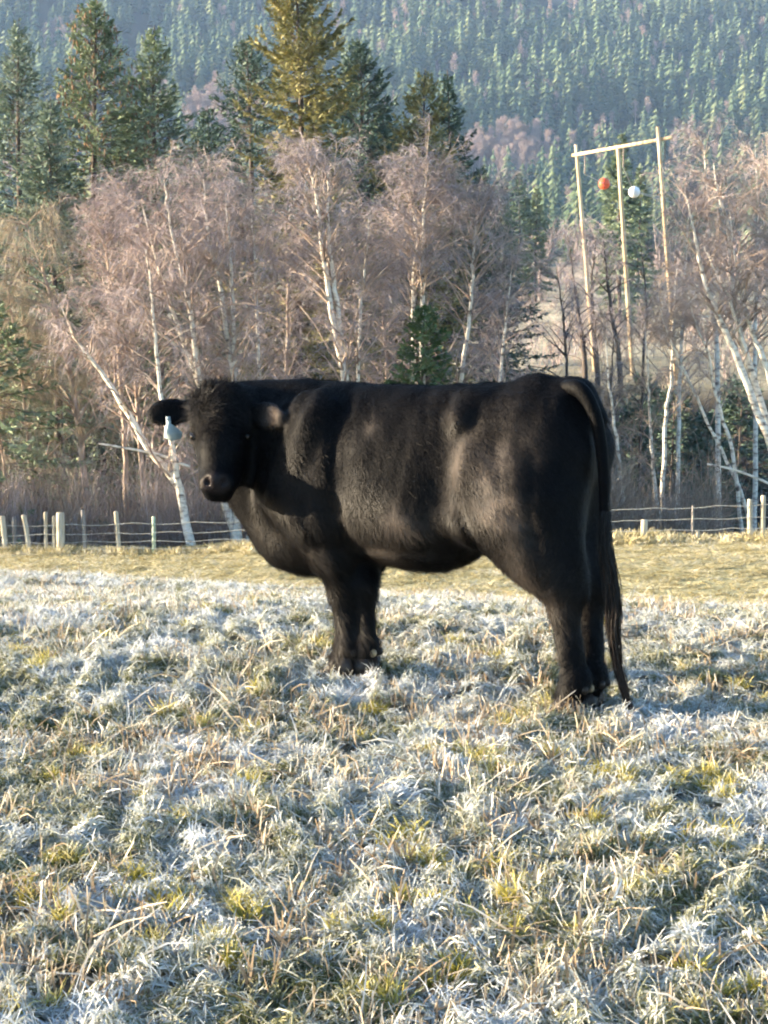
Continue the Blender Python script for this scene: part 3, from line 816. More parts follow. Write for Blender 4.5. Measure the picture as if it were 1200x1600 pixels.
for px, yt, wpx, mt, lean in POSTS:
    Yf = fence_y(px) + (.8 if mt == 'post_grey' and px < 100 else 0)
    top = at(px, yt, Yf)
    gz = float(terrain(top[0], Yf))
    h = top[2] - gz
    r_ = max(.03, wpx * Yf / FPX / 2)
    lx = math.tan(R(lean)) * h
    P = np.array([[-lx, 0, -.25], [-lx * .6, 0, h * .35], [-lx * .25, .0, h * .75], [0, 0, h * .985], [0, 0, h]])
    mb = MB(); mb.tubes(P[None], np.array([[r_ * 1.05, r_ * 1.02, r_, r_ * .98, r_ * .8]]), 9, cap=True)
    o = mb.build('post', M[mt], None, True); o.parent = fe
    o.location = Vector((top[0], Yf, gz)) - fe.location
    if px in (94, 1007): o['label'] = 'thick pale timber post' if px == 94 else 'squat thick white post'
    if mt == 'post_green': o['label'] = 'pale green slim post'
frng = np.random.RandomState(3)
for k, (hl, hr_) in enumerate([(1.00, 1.28), (.68, .88), (.40, .52), (.14, .2)]):
    pp = []
    for px in range(-320, 1480, 24):
        Yf = fence_y(px) - .07; x = (px - 600) / FPX * Yf * 1.004
        pp.append((x, Yf, float(terrain(x, Yf)) * 0 + at(px, 864.5 - 15 * (px - 90) / 1090.0, Yf)[2] + hl + (hr_ - hl) * max(0, (px - 300) / 900.) - .05 * abs(math.sin(px * .031 + k)) + frng.normal(0, .012)))
    P = np.array(pp)
    mb = MB(); mb.tubes(P[None], np.full((1, len(P)), .011), 4)
    mb.build('wire', M['wire'], fe, False, fe.location)
tag(fe, 'wire fence on pale wooden posts along the bottom of the field', 'fence')

# ------------------------------------------------------------------ power pole structure, cables and marker balls
PB = [((900, 226), (923, 500), 134.), ((965, 227), (982, 480), 129.), ((1028, 198), (1052, 530), 124.)]
t0 = empty('power_pole', at(965, 575, 129))
tops = []
for a, b, Yp in PB:
    A = at(*a, Yp); Bq = at(*b, Yp)
    d = (Bq - A) / (A[2] - Bq[2])
    gz = float(terrain(Bq[0], Yp)) - .6
    Cq = A + d * (A[2] - gz)
    P = np.stack([Cq + (A - Cq) * q for q in np.linspace(0, 1, 8)])
    mb = MB(); mb.tubes(P[None], np.linspace(.18, .13, 8)[None], 10, cap=True)
    mb.build('pole', M['pole_wood'], t0, True, t0.location)
    tops.append(A)
c0, c1 = at(899, 243, 134.4), at(1055, 215, 123.2)
mb = MB()
dv = c1 - c0; ln_ = np.linalg.norm(dv); ux = dv / ln_; uy = norm(np.cross(np.array([0, 0, 1.]), ux)); uz = np.cross(ux, uy)
for off in (-.26,):
    cc = (c0 + c1) / 2 + uy * off
    V8 = np.array([cc + ux * sx * ln_ / 2 + uy * sy * .07 + uz * sz * .105 for sx in (-1, 1) for sy in (-1, 1) for sz in (-1, 1)])
    mb.add(V8, [[0, 1, 3, 2], [4, 6, 7, 5], [0, 4, 5, 1], [2, 3, 7, 6], [0, 2, 6, 4], [1, 5, 7, 3]])
mb.build('crossbar', M['pole_wood'], t0, False, t0.location)
tag(t0, 'three-pole timber power line structure with sloping crossbar', 'power pole')
names = ['thin power cable carrying the red marker ball', 'thin power cable carrying the white marker ball', 'thin power cable running from the tallest pole']
ATT = [c0 + dv * q + np.array([0, -.3, -1.5]) for q in (.10, .50, .90)]
BALL = [at(944, 287, 146), at(991, 300, 137), None]
for k in range(3):
    a0 = ATT[k] + np.array([0, 0, 1.5])
    n_ = 13
    P = np.stack([a0 + (ATT[k] - a0) * q for q in np.linspace(0, 1, n_)])
    mb = MB(); mb.tubes(P[None], np.where(np.arange(n_) % 2, .065, .025)[None], 8)
    mb.build('insulator', M['ceramic'], t0, False, t0.location)
    far_ = at(1420, 330 + 14 * k, 330)
    mid_ = BALL[k] if BALL[k] is not None else ATT[k] + (far_ - ATT[k]) * .1 + np.array([0, 0, -.8])
    u1 = np.linspace(0, 1, 8)[:, None]; u2 = np.linspace(0, 1, 30)[1:, None]
    S_ = np.concatenate([ATT[k] + (mid_ - ATT[k]) * u1, mid_ + (far_ - mid_) * u2 + np.array([0, 0, -9.]) * (u2 * (1 - u2))])
    mb = MB(); mb.tubes(S_[None], np.full((1, len(S_)), .024), 5)
    o = mb.build('power_cable', M['cable']); tag(o, names[k], 'cable', 'power cables')
def sphere(r, nu=20, nv=12):
    V = [[0, 0, r]]; 
    for j in range(1, nv):
        for i in range(nu):
            th = math.pi * j / nv; ph = 2 * math.pi * i / nu
            V.append([r * math.sin(th) * math.cos(ph), r * math.sin(th) * math.sin(ph), r * math.cos(th)])
    V.append([0, 0, -r])
    Q, T = [], []
    for i in range(nu):
        T.append([0, 1 + i, 1 + (i + 1) % nu]); e = 1 + (nv - 2) * nu
        T.append([len(V) - 1, e + (i + 1) % nu, e + i])
        for j in range(nv - 2):
            a = 1 + j * nu
            Q.append([a + i, a + nu + i, a + nu + (i + 1) % nu, a + (i + 1) % nu])
    return np.array(V), np.array(Q), np.array(T)
for k, (mt, lb) in enumerate((('ball_red', 'red round marker ball on a power cable'), ('ball_white', 'white round marker ball on a power cable'))):
    Vs, Qs, Ts = sphere(9.0 * BALL[k][1] / FPX)
    t = empty('marker_ball', BALL[k])
    obj('shell', mesh_np('shell', Vs, [Qs, Ts], M[mt], True), t)
    mb = MB(); rr_ = 9.0 * BALL[k][1] / FPX
    a = np.linspace(0, 2 * np.pi, 25)
    P = np.stack([np.cos(a), np.sin(a), np.zeros(25)], -1) * rr_ * 1.0
    mb.tubes(P[None], np.full((1, 25), .018), 5); mb.build('seam', M[mt], t)
    tag(t, lb, 'marker ball')
# ------------------------------------------------------------------ cow
def gpt(px, py):
    """point on the flat near field that the photograph shows at pixel px, py"""
    d = at(px, py, 7.0) - np.array([0, 0, CAM_Z]); gz = 0.0
    for _ in range(8):
        tt = (gz - CAM_Z) / d[2]; gz = float(terrain(d[0] * tt, d[1] * tt)) + .028
    return np.array([d[0] * tt, d[1] * tt, gz])

XS = .87
CO = np.array([.695, 7.05])
HD = norm(np.array([-.857, .515])); LD = np.array([-HD[1], HD[0]])      # forward, and to its left side (towards the camera)
def lc(X, Y=None, Z=None):
    """world point -> body frame (forward, left, up)"""
    if Y is None: X, Y, Z = X
    d = np.array([X, Y]) - CO
    return np.array([d @ HD, d @ LD, Z])
def wc(P):
    P = np.asarray(P, float)
    xy = CO + P[..., :1] * HD + P[..., 1:2] * LD
    return np.concatenate([xy, P[..., 2:3]], -1)

class SDF:
    def __init__(self, lo, hi, h):
        self.lo, self.h = np.array(lo, float), h
        self.n = np.ceil((np.array(hi) - self.lo) / h).astype(int) + 1
        self.D = np.full(self.n, 1.0, np.float32)
        self.ax = [self.lo[i] + h * np.arange(self.n[i]) for i in range(3)]
    def _box(self, lo, hi):
        a = np.clip(np.floor((np.asarray(lo) - self.lo) / self.h).astype(int), 0, self.n - 1)
        b = np.clip(np.ceil((np.asarray(hi) - self.lo) / self.h).astype(int) + 1, 1, self.n)
        sl = tuple(slice(i, j) for i, j in zip(a, b))
        g = np.meshgrid(*[self.ax[i][sl[i]] for i in range(3)], indexing='ij', sparse=True)
        return sl, g
    def smin(self, sl, d, k):
        a = self.D[sl]
        if k <= 0: self.D[sl] = np.minimum(a, d); return
        h = np.maximum(k - np.abs(a - d), 0) / k
        self.D[sl] = np.minimum(a, d) - h * h * k * .25
    def cone(self, a, b, ra, rb, k=.05, sub=False):
        a, b = np.asarray(a, float), np.asarray(b, float)
        m = max(ra, rb) + k + .03
        sl, (x, y, z) = self._box(np.minimum(a, b) - m, np.maximum(a, b) + m)
        ab = b - a; L2 = ab @ ab + 1e-9
        t = np.clip(((x - a[0]) * ab[0] + (y - a[1]) * ab[1] + (z - a[2]) * ab[2]) / L2, 0, 1)
        d = np.sqrt((x - a[0] - t * ab[0]) ** 2 + (y - a[1] - t * ab[1]) ** 2 + (z - a[2] - t * ab[2]) ** 2) - (ra + t * (rb - ra))
        self._put(sl, d, k, sub)
    def ell(self, c, r, k=.05, rot=None, sub=False):
        c, r = np.asarray(c, float), np.asarray(r, float)
        m = r.max() + k + .03
        sl, (x, y, z) = self._box(c - m, c + m)
        x, y, z = x - c[0], y - c[1], z - c[2]
        if rot is not None:
            x, y, z = (rot[0][0] * x + rot[0][1] * y + rot[0][2] * z, rot[1][0] * x + rot[1][1] * y + rot[1][2] * z, rot[2][0] * x + rot[2][1] * y + rot[2][2] * z)
        k0 = np.sqrt((x / r[0]) ** 2 + (y / r[1]) ** 2 + (z / r[2]) ** 2)
        k1 = np.sqrt((x / r[0] ** 2) ** 2 + (y / r[1] ** 2) ** 2 + (z / r[2] ** 2) ** 2) + 1e-6
        self._put(sl, k0 * (k0 - 1) / k1, k, sub)
    def _put(self, sl, d, k, sub):
        d = d.astype(np.float32)
        if sub:
            a = -self.D[sl]; h = np.maximum(k - np.abs(a - d), 0) / max(k, 1e-6)
            self.D[sl] = -(np.minimum(a, d) - h * h * k * .25)
        else:
            self.smin(sl, d, k)
    def mesh(self):
        D = self.D; n = np.array(D.shape)
        ins = D < 0
        c = np.zeros(n - 1, np.int8)
        for i in (0, 1):
            for j in (0, 1):
                for k in (0, 1):
                    c += ins[i:n[0] - 1 + i, j:n[1] - 1 + j, k:n[2] - 1 + k]
        act = (c > 0) & (c < 8)
        idx = np.full(act.shape, -1, np.int64)
        cells = np.argwhere(act); idx[act] = np.arange(len(cells))
        acc = np.zeros((len(cells), 3)); cnt = np.zeros(len(cells))
        for ax in range(3):
            o = [q for q in range(3) if q != ax]
            for u in (0, 1):
                for v in (0, 1):
                    p = cells.copy(); p[:, o[0]] += u; p[:, o[1]] += v
                    q = p.copy(); q[:, ax] += 1
                    a = D[p[:, 0], p[:, 1], p[:, 2]]; b = D[q[:, 0], q[:, 1], q[:, 2]]
                    cr = (a < 0) != (b < 0)
                    t = np.where(cr, a / np.where(cr, a - b, 1), 0)
                    pos = p.astype(float); pos[:, ax] += t
                    acc[cr] += pos[cr]; cnt[cr] += 1
        V = self.lo + self.h * acc / cnt[:, None]
        Fs = []
        for ax in range(3):
            o = [(ax + 1) % 3, (ax + 2) % 3]
            sl0 = [slice(None)] * 3; sl1 = [slice(None)] * 3
            sl0[ax] = slice(0, -1); sl1[ax] = slice(1, None)
            ch = np.argwhere(ins[tuple(sl0)] != ins[tuple(sl1)])
            ok = (ch[:, o[0]] > 0) & (ch[:, o[1]] > 0) & (ch[:, o[0]] < n[o[0]] - 1) & (ch[:, o[1]] < n[o[1]] - 1)
            ch = ch[ok]
            flip = ins[ch[:, 0], ch[:, 1], ch[:, 2]]
            def cell(du, dv):
                q = ch.copy(); q[:, o[0]] += du; q[:, o[1]] += dv
                return idx[q[:, 0], q[:, 1], q[:, 2]]
            f = np.stack([cell(-1, -1), cell(0, -1), cell(0, 0), cell(-1, 0)], 1)
            f[~flip] = f[~flip][:, ::-1]
            Fs.append(f)
        return V, np.concatenate(Fs)

S = SDF((-.28, -.42, -.02), (1.92, 1.02, 1.42), .0095)
# trunk of the body: elliptic sections (x, top, bottom, half width, height of greatest width 0..1)
ST_ = np.array([
    [-.16, 1.15, 1.00, .06, .5], [-.12, 1.225, .90, .13, .5], [-.04, 1.275, .80, .185, .5], [.08, 1.300, .735, .222, .5],
    [.20, 1.304, .690, .245, .48], [.34, 1.300, .635, .262, .46], [.48, 1.295, .568, .288, .43], [.60, 1.290, .522, .315, .40],
    [.74, 1.288, .520, .330, .40], [.88, 1.288, .540, .325, .42], [1.02, 1.288, .570, .300, .45], [1.18, 1.285, .592, .278, .47],
    [1.32, 1.265, .575, .255, .46], [1.44, 1.215, .550, .215, .45], [1.54, 1.13, .56, .160, .45], [1.60, 1.00, .62, .09, .45]])
xt = np.linspace(-.16 * XS, 1.60 * XS, 400)
def tab(c):
    v = np.interp(xt, ST_[:, 0] * XS, ST_[:, c]); kk = np.hanning(37); kk /= kk.sum()
    return np.convolve(np.pad(v, 18, mode='edge'), kk, 'valid')
T1, T2, T3, T4 = tab(1), tab(2), tab(3) * .95, tab(4)
sl, (x, y, z) = S._box((-.28, -.42, .3), (1.75, .42, 1.42))
xf = x[:, 0, 0]
zt, zb, hw, fr = [np.interp(xf, xt, T)[:, None, None] for T in (T1, T2, T3, T4)]
zm = zb + fr * (zt - zb)
v = np.where(z > zm, (z - zm) / (zt - zm), (z - zm) / (zm - zb))
pu = 2.25
e = (np.abs(y / hw) ** pu + np.abs(v) ** pu) ** (1 / pu)
d = (e - 1) * np.minimum(hw, (zt - zb) * .5) * .85
d = np.maximum(d, np.maximum(-.16 * XS - x, x - 1.60 * XS) + 0 * d)
S.smin(sl, d.astype(np.float32), .02)
# hip and pin bones, spine, shoulder blades
for sg in (-1, 1):
    S.cone((.31, sg * .14, 1.21), (.335, sg * .208, 1.160), .055, .042, .06)
    S.cone((-.02, sg * .09, 1.17), (-.10, sg * .10, 1.06), .075, .06, .09)
    S.ell((.10, sg * .12, .93), (.225, .140, .30), .09)                                 # thigh
    S.cone((.19, sg * .17, .92), (.27, sg * .195, .77), .14, .10, .10)                 # stifle
    S.ell((1.04, sg * .185, .98), (.16, .115, .28), .10)                                # shoulder
    S.cone((1.01, sg * .20, 1.12), (1.20, sg * .185, .84), .07, .095, .09)
    S.cone((1.18, sg * .17, .84), (1.02, sg * .175, .72), .11, .11, .08)
    S.cone((-.03, sg * .085, 1.02), (-.03, sg * .10, .76), .110, .10, .09)               # back of the thigh
# legs
HOOF = {}
def hind(sg, hoof):
    h = lc(hoof); g = h[2]
    k = np.array([h[0] + .012, h[1] * .5 + sg * .065, .435 + g])
    S.cone((.07, sg * .15, .84), (.02, sg * .145, .66), .185, .135, .09)
    S.cone((.17, sg * .175, .76), (k[0] + .07, k[1], k[2] + .09), .13, .088, .08)
    S.cone((.08, sg * .165, .76), (k[0] + .03, k[1], k[2] + .08), .13, .08, .08)
    S.cone((-.04, sg * .135, .74), (k[0] - .035, k[1], k[2] + .04), .09, .036, .07)     # Achilles tendon
    S.cone((k[0] + .03, k[1], k[2] + .075), (k[0] + .015, k[1], k[2] - .035), .072, .063, .04)
    S.cone((k[0] - .045, k[1], k[2] + .035), (k[0] - .005, k[1], k[2] - .035), .035, .040, .03)
    f = np.array([h[0] - .03, h[1], .125 + g])
    S.cone((k[0] + .015, k[1], k[2] - .035), f, .055, .047, .03)
    S.cone(f + (-.006, 0, .01), f + (.0, 0, -.005), .052, .050, .025)
    S.cone(f, (h[0] + .0, h[1], .055 + g), .050, .056, .03)
    HOOF[('hind', sg)] = (h, f)
def fore(sg, hoof):
    h = lc(hoof); g = h[2]
    el = np.array([1.02, sg * .15, .70]); kn = np.array([h[0] + .012, h[1] * .9 + sg * .010, .355 + g])
    S.cone(el + (.03, 0, .06), el * .5 + kn * .5, .13, .092, .08)
    S.cone(el * .5 + kn * .5, kn + (0, 0, .03), .092, .062, .05)
    S.cone(kn + (.006, 0, .03), kn + (.004, 0, -.03), .064, .057, .03)
    f = np.array([h[0] - .012, h[1], .115 + g])
    S.cone(kn + (0, 0, -.03), f, .045, .040, .02)
    S.cone(f + (-.006, 0, .008), f + (0, 0, -.006), .047, .045, .02)
    S.cone(f, (h[0] + .012, h[1], .05 + g), .047, .054, .03)
    HOOF[('fore', sg)] = (h, f)
hind(1, gpt(888, 1113)); hind(-1, gpt(914, 1103))
fore(1, gpt(538, 1049)); fore(-1, gpt(568, 1050))
# tail head runs off the croup
S.cone((.10, 0, 1.265), (-.08, 0, 1.262), .05, .05, .09)
S.cone((-.08, 0, 1.262), (-.165, 0, 1.17), .05, .038, .06)
# brisket, neck
S.cone(lc(-.30, 7.66, .64), lc(-.24, 7.62, .62), .15, .12, .10)
S.cone(lc(-.41, 7.70, .63), lc(-.30, 7.66, .60), .125, .115, .08)
nk = [(lc(-.16, 7.60, 1.00), .255), (lc(-.34, 7.70, 1.03), .230), (lc(-.50, 7.74, 1.07), .195), (lc(-.64, 7.71, 1.12), .150)]
for (a, ra), (b, rb) in zip(nk[:-1], nk[1:]): S.cone(a, b, ra, rb, .08)
S.cone(lc(-.24, 7.66, 1.145), lc(-.58, 7.75, 1.18), .12, .10, .08)                       # crest of the neck
S.cone(lc(-.36, 7.70, .70), lc(-.52, 7.73, .84), .18, .15, .09)                         # throat, dewlap
S.cone(lc(-.47, 7.71, .70), lc(-.58, 7.68, .88), .105, .095, .08)
S.cone(lc(-.54, 7.72, .86), lc(-.66, 7.64, .97), .13, .09, .08)
# head
HX = -.688
S.ell(lc(HX, 7.61, 1.165), (.125, .118, .125), .05)
S.cone(lc(HX - .062, 7.575, 1.175), lc(HX + .062, 7.575, 1.175), .072, .072, .05)
S.cone(lc(HX, 7.555, 1.195), lc(HX + .004, 7.455, 1.03), .088, .076, .05)
S.cone(lc(HX + .004, 7.46, 1.03), lc(HX - .002, 7.395, .915), .078, .060, .06)
S.cone(lc(HX - .038, 7.356, .888), lc(HX + .030, 7.356, .888), .037, .037, .03)          # broad blunt muzzle
S.cone(lc(HX - .034, 7.366, .868), lc(HX + .026, 7.366, .868), .036, .036, .03)
S.cone(lc(HX - .004, 7.40, .93), lc(HX - .004, 7.345, .905), .058, .040, .03)
for sg in (-1, 1):
    S.cone(lc(HX + sg * .072, 7.56, 1.13), lc(HX + sg * .085, 7.53, 1.075), .05, .042, .04)
    S.cone(lc(HX + sg * .065, 7.60, 1.02), lc(HX + sg * .03, 7.44, .90), .06, .045, .06)
S.cone(lc(HX, 7.64, 1.03), lc(HX - .004, 7.43, .865), .085, .045, .06)
S.cone(lc(HX - .026, 7.388, .838), lc(HX + .018, 7.388, .838), .034, .034, .02)          # chin
S.cone(lc(HX - .075, 7.325, .846), lc(HX + .067, 7.325, .846), .006, .006, .012, sub=True)   # mouth line
for sg in (-1, 1):
    S.cone(lc(HX - .004 + sg * .042, 7.305, .902), lc(HX - .004 + sg * .030, 7.322, .888), .0165, .012, .01, sub=True)
    S.ell(lc(HX + sg * .128, 7.505, 1.068), (.022, .022, .022), .02, sub=True)
def rotm(ax, up):
    ax = norm(np.asarray(ax, float)); s_ = norm(np.cross(up, ax)); u_ = np.cross(ax, s_)
    return np.array([ax, s_, u_])
def dl(v): v = np.asarray(v, float); return np.array([v[:2] @ HD, v[:2] @ LD, v[2]])
S.cone(lc(HX - .095, 7.62, 1.185), lc(HX - .15, 7.625, 1.175), .036, .032, .03)
r_ = rotm(dl((-1, -.05, -.08)), dl((0, .25, 1)))
S.ell(lc(HX - .225, 7.615, 1.168), (.104, .026, .060), .03, r_)
S.ell(lc(HX - .222, 7.575, 1.165), (.080, .024, .040), .01, r_, sub=True)
S.cone(lc(HX + .095, 7.60, 1.175), lc(HX + .135, 7.55, 1.17), .036, .032, .03)
r_ = rotm(dl((.66, -.75, -.08)), dl((.2, .1, 1)))
S.ell(lc(HX + .200, 7.460, 1.163), (.108, .026, .058), .03, r_)
S.ell(lc(HX + .178, 7.425, 1.158), (.082, .024, .040), .01, r_, sub=True)
# folds of skin on neck and shoulder
Vl, Fq = S.mesh()
# light smoothing
for _ in range(2):
    acc = np.zeros_like(Vl); cnt = np.zeros(len(Vl))
    for i in range(4):
        a, b = Fq[:, i], Fq[:, (i + 1) % 4]
        np.add.at(acc, a, Vl[b]); np.add.at(cnt, a, 1); np.add.at(acc, b, Vl[a]); np.add.at(cnt, b, 1)
    Vl = Vl * .5 + .5 * acc / cnt[:, None]
e1 = Vl[Fq[:, 2]] - Vl[Fq[:, 0]]; e2 = Vl[Fq[:, 3]] - Vl[Fq[:, 1]]
fn_ = np.cross(e1, e2)
vn = np.zeros_like(Vl)
for i in range(4): np.add.at(vn, Fq[:, i], fn_)
vn = norm(vn)
# loose skin and muscle relief pushed along the normals (real relief, a few mm)
def g3(c, r): return np.exp(-(((Vl - np.asarray(c) * np.array([XS, 1, 1])) / np.asarray(r)) ** 2).sum(1))
rel = np.zeros(len(Vl))
lx, ly, lz = Vl.T
side = sstep(.05, .15, ly) * (1 - sstep(.45, .6, ly))
trunk_ = sstep(.5, .62, lz)
rel += side * trunk_ * .010 * (fbm(lx * 5 + 3, lz * 3.2, 3) - .5) * 2
fold = np.sin((lx * 1.0 + .25 * lz) * 62 + 5 * fbm(lx * 3, lz * 3, 2)) * sstep(.85, .95, lx) * (1 - sstep(1.15, 1.28, lx)) * sstep(.7, .8, lz)
rel += side * .002 * fold
for c_, r_, a_ in (((.78, .33, 1.10), (.05, .2, .06), .010), ((.86, .33, 1.03), (.04, .2, .05), .010), ((1.06, .3, .98), (.03, .2, .12), .014), ((.98, .3, .93), (.02, .2, .10), .010),
                   ((.44, .26, .86), (.07, .12, .10), -.022), ((.90, .30, .62), (.22, .12, .035), -.018), ((.55, .28, .64), (.12, .12, .04), -.016)):
    rel += a_ * g3(c_, r_)
hl = .0075 * (fbm(lx * 22 + ly * 10, lz * 9 + 4, 3) - .5) + .012 * (fbm(lx * 9 + 5, lz * 5 + ly * 4, 2) - .5)
rel += hl * np.where(ly > .42, .35, 1) * sstep(.2, .5, lz)
def gl(a, b, w):
    a, b = np.array(a), np.array(b); p = np.stack([lx, lz], -1) - a; ab = b - a
    t_ = np.clip((p @ ab) / (ab @ ab), 0, 1)
    return np.exp(-((p - t_[:, None] * ab) ** 2).sum(1) / w ** 2) * np.abs(ly) / .25
for a_, b_, w_, h_ in (((.90, 1.16), (.86, .68), .05, -.015), ((.98, 1.20), (1.10, .90), .045, .012), ((.45, 1.16), (.40, 1.02), .09, -.008), ((.30, .84), (.24, .66), .03, -.018),
                       ((.27, 1.04), (.31, .80), .05, .014), ((.80, .62), (.45, .60), .03, -.014), ((1.02, .80), (1.0, .66), .03, -.014), ((.16, 1.08), (.05, .80), .05, -.010),
                       ((.0, 1.02), (-.02, .72), .03, -.012), ((1.16, 1.10), (1.22, .86), .03, -.012)):
    rel += h_ * gl(a_, b_, w_) * (1 - sstep(.42, .5, ly))
rel += .0008 * np.sin(lx * 95 + lz * 14) * sstep(.46, .54, lx) * (1 - sstep(.76, .84, lx)) * sstep(.66, .76, lz) * (1 - sstep(1.06, 1.16, lz)) * side
rel += .003 * (fbm(lx * 16 + ly * 9, lz * 16 - ly * 7, 2) - .5)
Vl = Vl + vn * rel[:, None]
Wv = wc(Vl)
base = np.array([*CO, 0.0])
muz = 1 - sstep(.035, .068, np.sqrt((((Wv - np.array([HX - .004, 7.30, .878])) / np.array([1.25, 1., 1.05])) ** 2).sum(1)))

m, nt, N, L, B = new_mat('cow_coat')
tc = N.new('ShaderNodeTexCoord')
n1 = N.new('ShaderNodeTexNoise'); n1.inputs['Scale'].default_value = 3.2; n1.inputs['Detail'].default_value = 5; L.new(tc.outputs['Object'], n1.inputs['Vector'])
du = N.new('ShaderNodeAttribute'); du.attribute_name = 'lit_brown'
r1 = ramp(N, [(.0, (.0022, .0022, .0027)), (.5, (.026, .0225, .0205)), (1, (.105, .088, .077))]); L.new(du.outputs['Fac'], r1.inputs[0])  # sunlit sheen put into the coat colour: black to lighter brown
a_ = N.new('ShaderNodeAttribute'); a_.attribute_name = 'tint'
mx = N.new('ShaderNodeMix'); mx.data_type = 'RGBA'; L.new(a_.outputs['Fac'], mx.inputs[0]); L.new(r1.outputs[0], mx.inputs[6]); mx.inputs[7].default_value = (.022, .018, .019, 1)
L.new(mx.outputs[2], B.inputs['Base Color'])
rr = N.new('ShaderNodeMapRange'); rr.inputs[3].default_value = .62; rr.inputs[4].default_value = .28; L.new(a_.outputs['Fac'], rr.inputs[0]); L.new(rr.outputs[0], B.inputs['Roughness'])
B.inputs['Specular IOR Level'].default_value = .06
n2 = N.new('ShaderNodeTexNoise'); n2.inputs['Scale'].default_value = 90; n2.inputs['Detail'].default_value = 3; L.new(tc.outputs['Object'], n2.inputs['Vector'])
bp = N.new('ShaderNodeBump'); bp.inputs['Strength'].default_value = .5; bp.inputs['Distance'].default_value = .006; L.new(n2.outputs['Fac'], bp.inputs['Height']); L.new(bp.outputs[0], B.inputs['Normal'])
M['coat'] = m
m, nt, N, L, B = new_mat('cow_hair')
a_ = N.new('ShaderNodeAttribute'); a_.attribute_name = 'tint'
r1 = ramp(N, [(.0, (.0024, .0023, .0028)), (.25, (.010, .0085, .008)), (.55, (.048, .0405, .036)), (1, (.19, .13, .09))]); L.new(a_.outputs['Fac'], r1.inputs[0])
L.new(r1.outputs[0], B.inputs['Base Color']); B.inputs['Roughness'].default_value = .5; B.inputs['Specular IOR Level'].default_value = .10
M['hair'] = m
M['hoof'] = noise_mat('hoof', [(.3, (.016, .013, .012)), (.7, (.045, .036, .03))], 14, .45, 3, .2)
M['dewclaw'] = noise_mat('dewclaw', [(.3, (.30, .24, .15)), (.7, (.50, .42, .28))], 14, .4, 3, .2)
M['eye'] = noise_mat('eye', [(.3, (.006, .005, .004)), (.7, (.012, .009, .007))], 10, .06, 2, spec=.6)
M['ear_tag'] = noise_mat('ear_tag', [(.3, (.38, .45, .45)), (.7, (.48, .55, .54))], 14, .5, 3)
M['tail_hair'] = noise_mat('tail_hair', [(.25, (.006, .005, .005)), (.5, (.022, .014, .011)), (.8, (.085, .045, .034))], 5, .55, 3, tint_mix=.6)

def lit_brown_at(lx, ly, lz):
    """where sunlight is painted into the coat as brown: lower flank, thigh, forearm, dewlap, face"""
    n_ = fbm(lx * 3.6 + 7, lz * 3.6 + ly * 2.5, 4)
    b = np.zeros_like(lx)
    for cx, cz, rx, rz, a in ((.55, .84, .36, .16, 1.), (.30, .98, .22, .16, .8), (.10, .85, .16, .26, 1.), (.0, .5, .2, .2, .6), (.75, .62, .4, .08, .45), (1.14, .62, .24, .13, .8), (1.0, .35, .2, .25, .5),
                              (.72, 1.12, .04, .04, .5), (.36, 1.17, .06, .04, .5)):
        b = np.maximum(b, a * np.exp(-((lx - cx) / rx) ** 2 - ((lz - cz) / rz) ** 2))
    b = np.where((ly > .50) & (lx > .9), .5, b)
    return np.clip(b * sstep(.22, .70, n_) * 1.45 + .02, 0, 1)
me_cow = mesh_np('cow', Wv - base, Fq, M['coat'], True, muz)
da = me_cow.attributes.new('lit_brown', 'FLOAT', 'POINT')
dv_ = lit_brown_at(*Vl.T)
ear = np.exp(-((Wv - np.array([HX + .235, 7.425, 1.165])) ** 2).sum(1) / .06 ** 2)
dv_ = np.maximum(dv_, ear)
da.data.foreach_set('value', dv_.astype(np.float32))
cow = obj('cow', me_cow)
cow.location = base
tag(cow, 'black heifer standing side-on in frosty grass, head turned to the camera', 'cow')
# coat
rng = np.random.RandomState(9)
tri = np.concatenate([Fq[:, :3], Fq[:, [0, 2, 3]]])
A_, B_, C_ = Wv[tri[:, 0]], Wv[tri[:, 1]], Wv[tri[:, 2]]
ar = np.linalg.norm(np.cross(B_ - A_, C_ - A_), axis=1)
NH = 260000
pick = rng.choice(len(tri), NH, p=ar / ar.sum())
u = rng.rand(NH, 2); fl = u.sum(1) > 1; u[fl] = 1 - u[fl]
wts = np.stack([1 - u.sum(1), u[:, 0], u[:, 1]], 1)
P0 = (Wv[tri[pick]] * wts[..., None]).sum(1)
vnw = np.concatenate([vn[:, :1] * HD[0] + vn[:, 1:2] * LD[0], vn[:, :1] * HD[1] + vn[:, 1:2] * LD[1], vn[:, 2:]], 1)
Nn = norm((vnw[tri[pick]] * wts[..., None]).sum(1))
keep = ((muz[tri[pick]] * wts).sum(1) < .35) & (P0[:, 2] > .09)
P0, Nn = P0[keep], Nn[keep]
loc = (P0[:, :2] - CO); lxh = loc @ HD; lyh = loc @ LD; lzh = P0[:, 2]
flow = np.array([-HD[0] * .45, -HD[1] * .45, -1.0])[None].repeat(len(P0), 0)
headm = (lyh > .5)
flow[headm] = np.array([0, .3, -1.])
pollm = (lzh > 1.06) & (np.abs(P0[:, 0] - HX) < .125) & (P0[:, 1] < 7.66) & (P0[:, 1] > 7.3)
sw1 = (fbm(lxh * 6 + 3, lzh * 6 + lyh * 4, 3) - .5) * 3.2
flow = flow + np.stack([HD[0] * sw1, HD[1] * sw1, .5 * sw1], -1) * (~headm)[:, None]
flow = flow + rng.normal(0, .28, flow.shape)
flow[pollm] += rng.normal(0, 1.0, (pollm.sum(), 3)) * sstep(1.06, 1.2, lzh[pollm])[:, None]
tg = norm(flow - (flow * Nn).sum(1, keepdims=True) * Nn)
Lh = rng.uniform(.014, .030, len(P0))
Lh[lzh < .6] *= 1.5
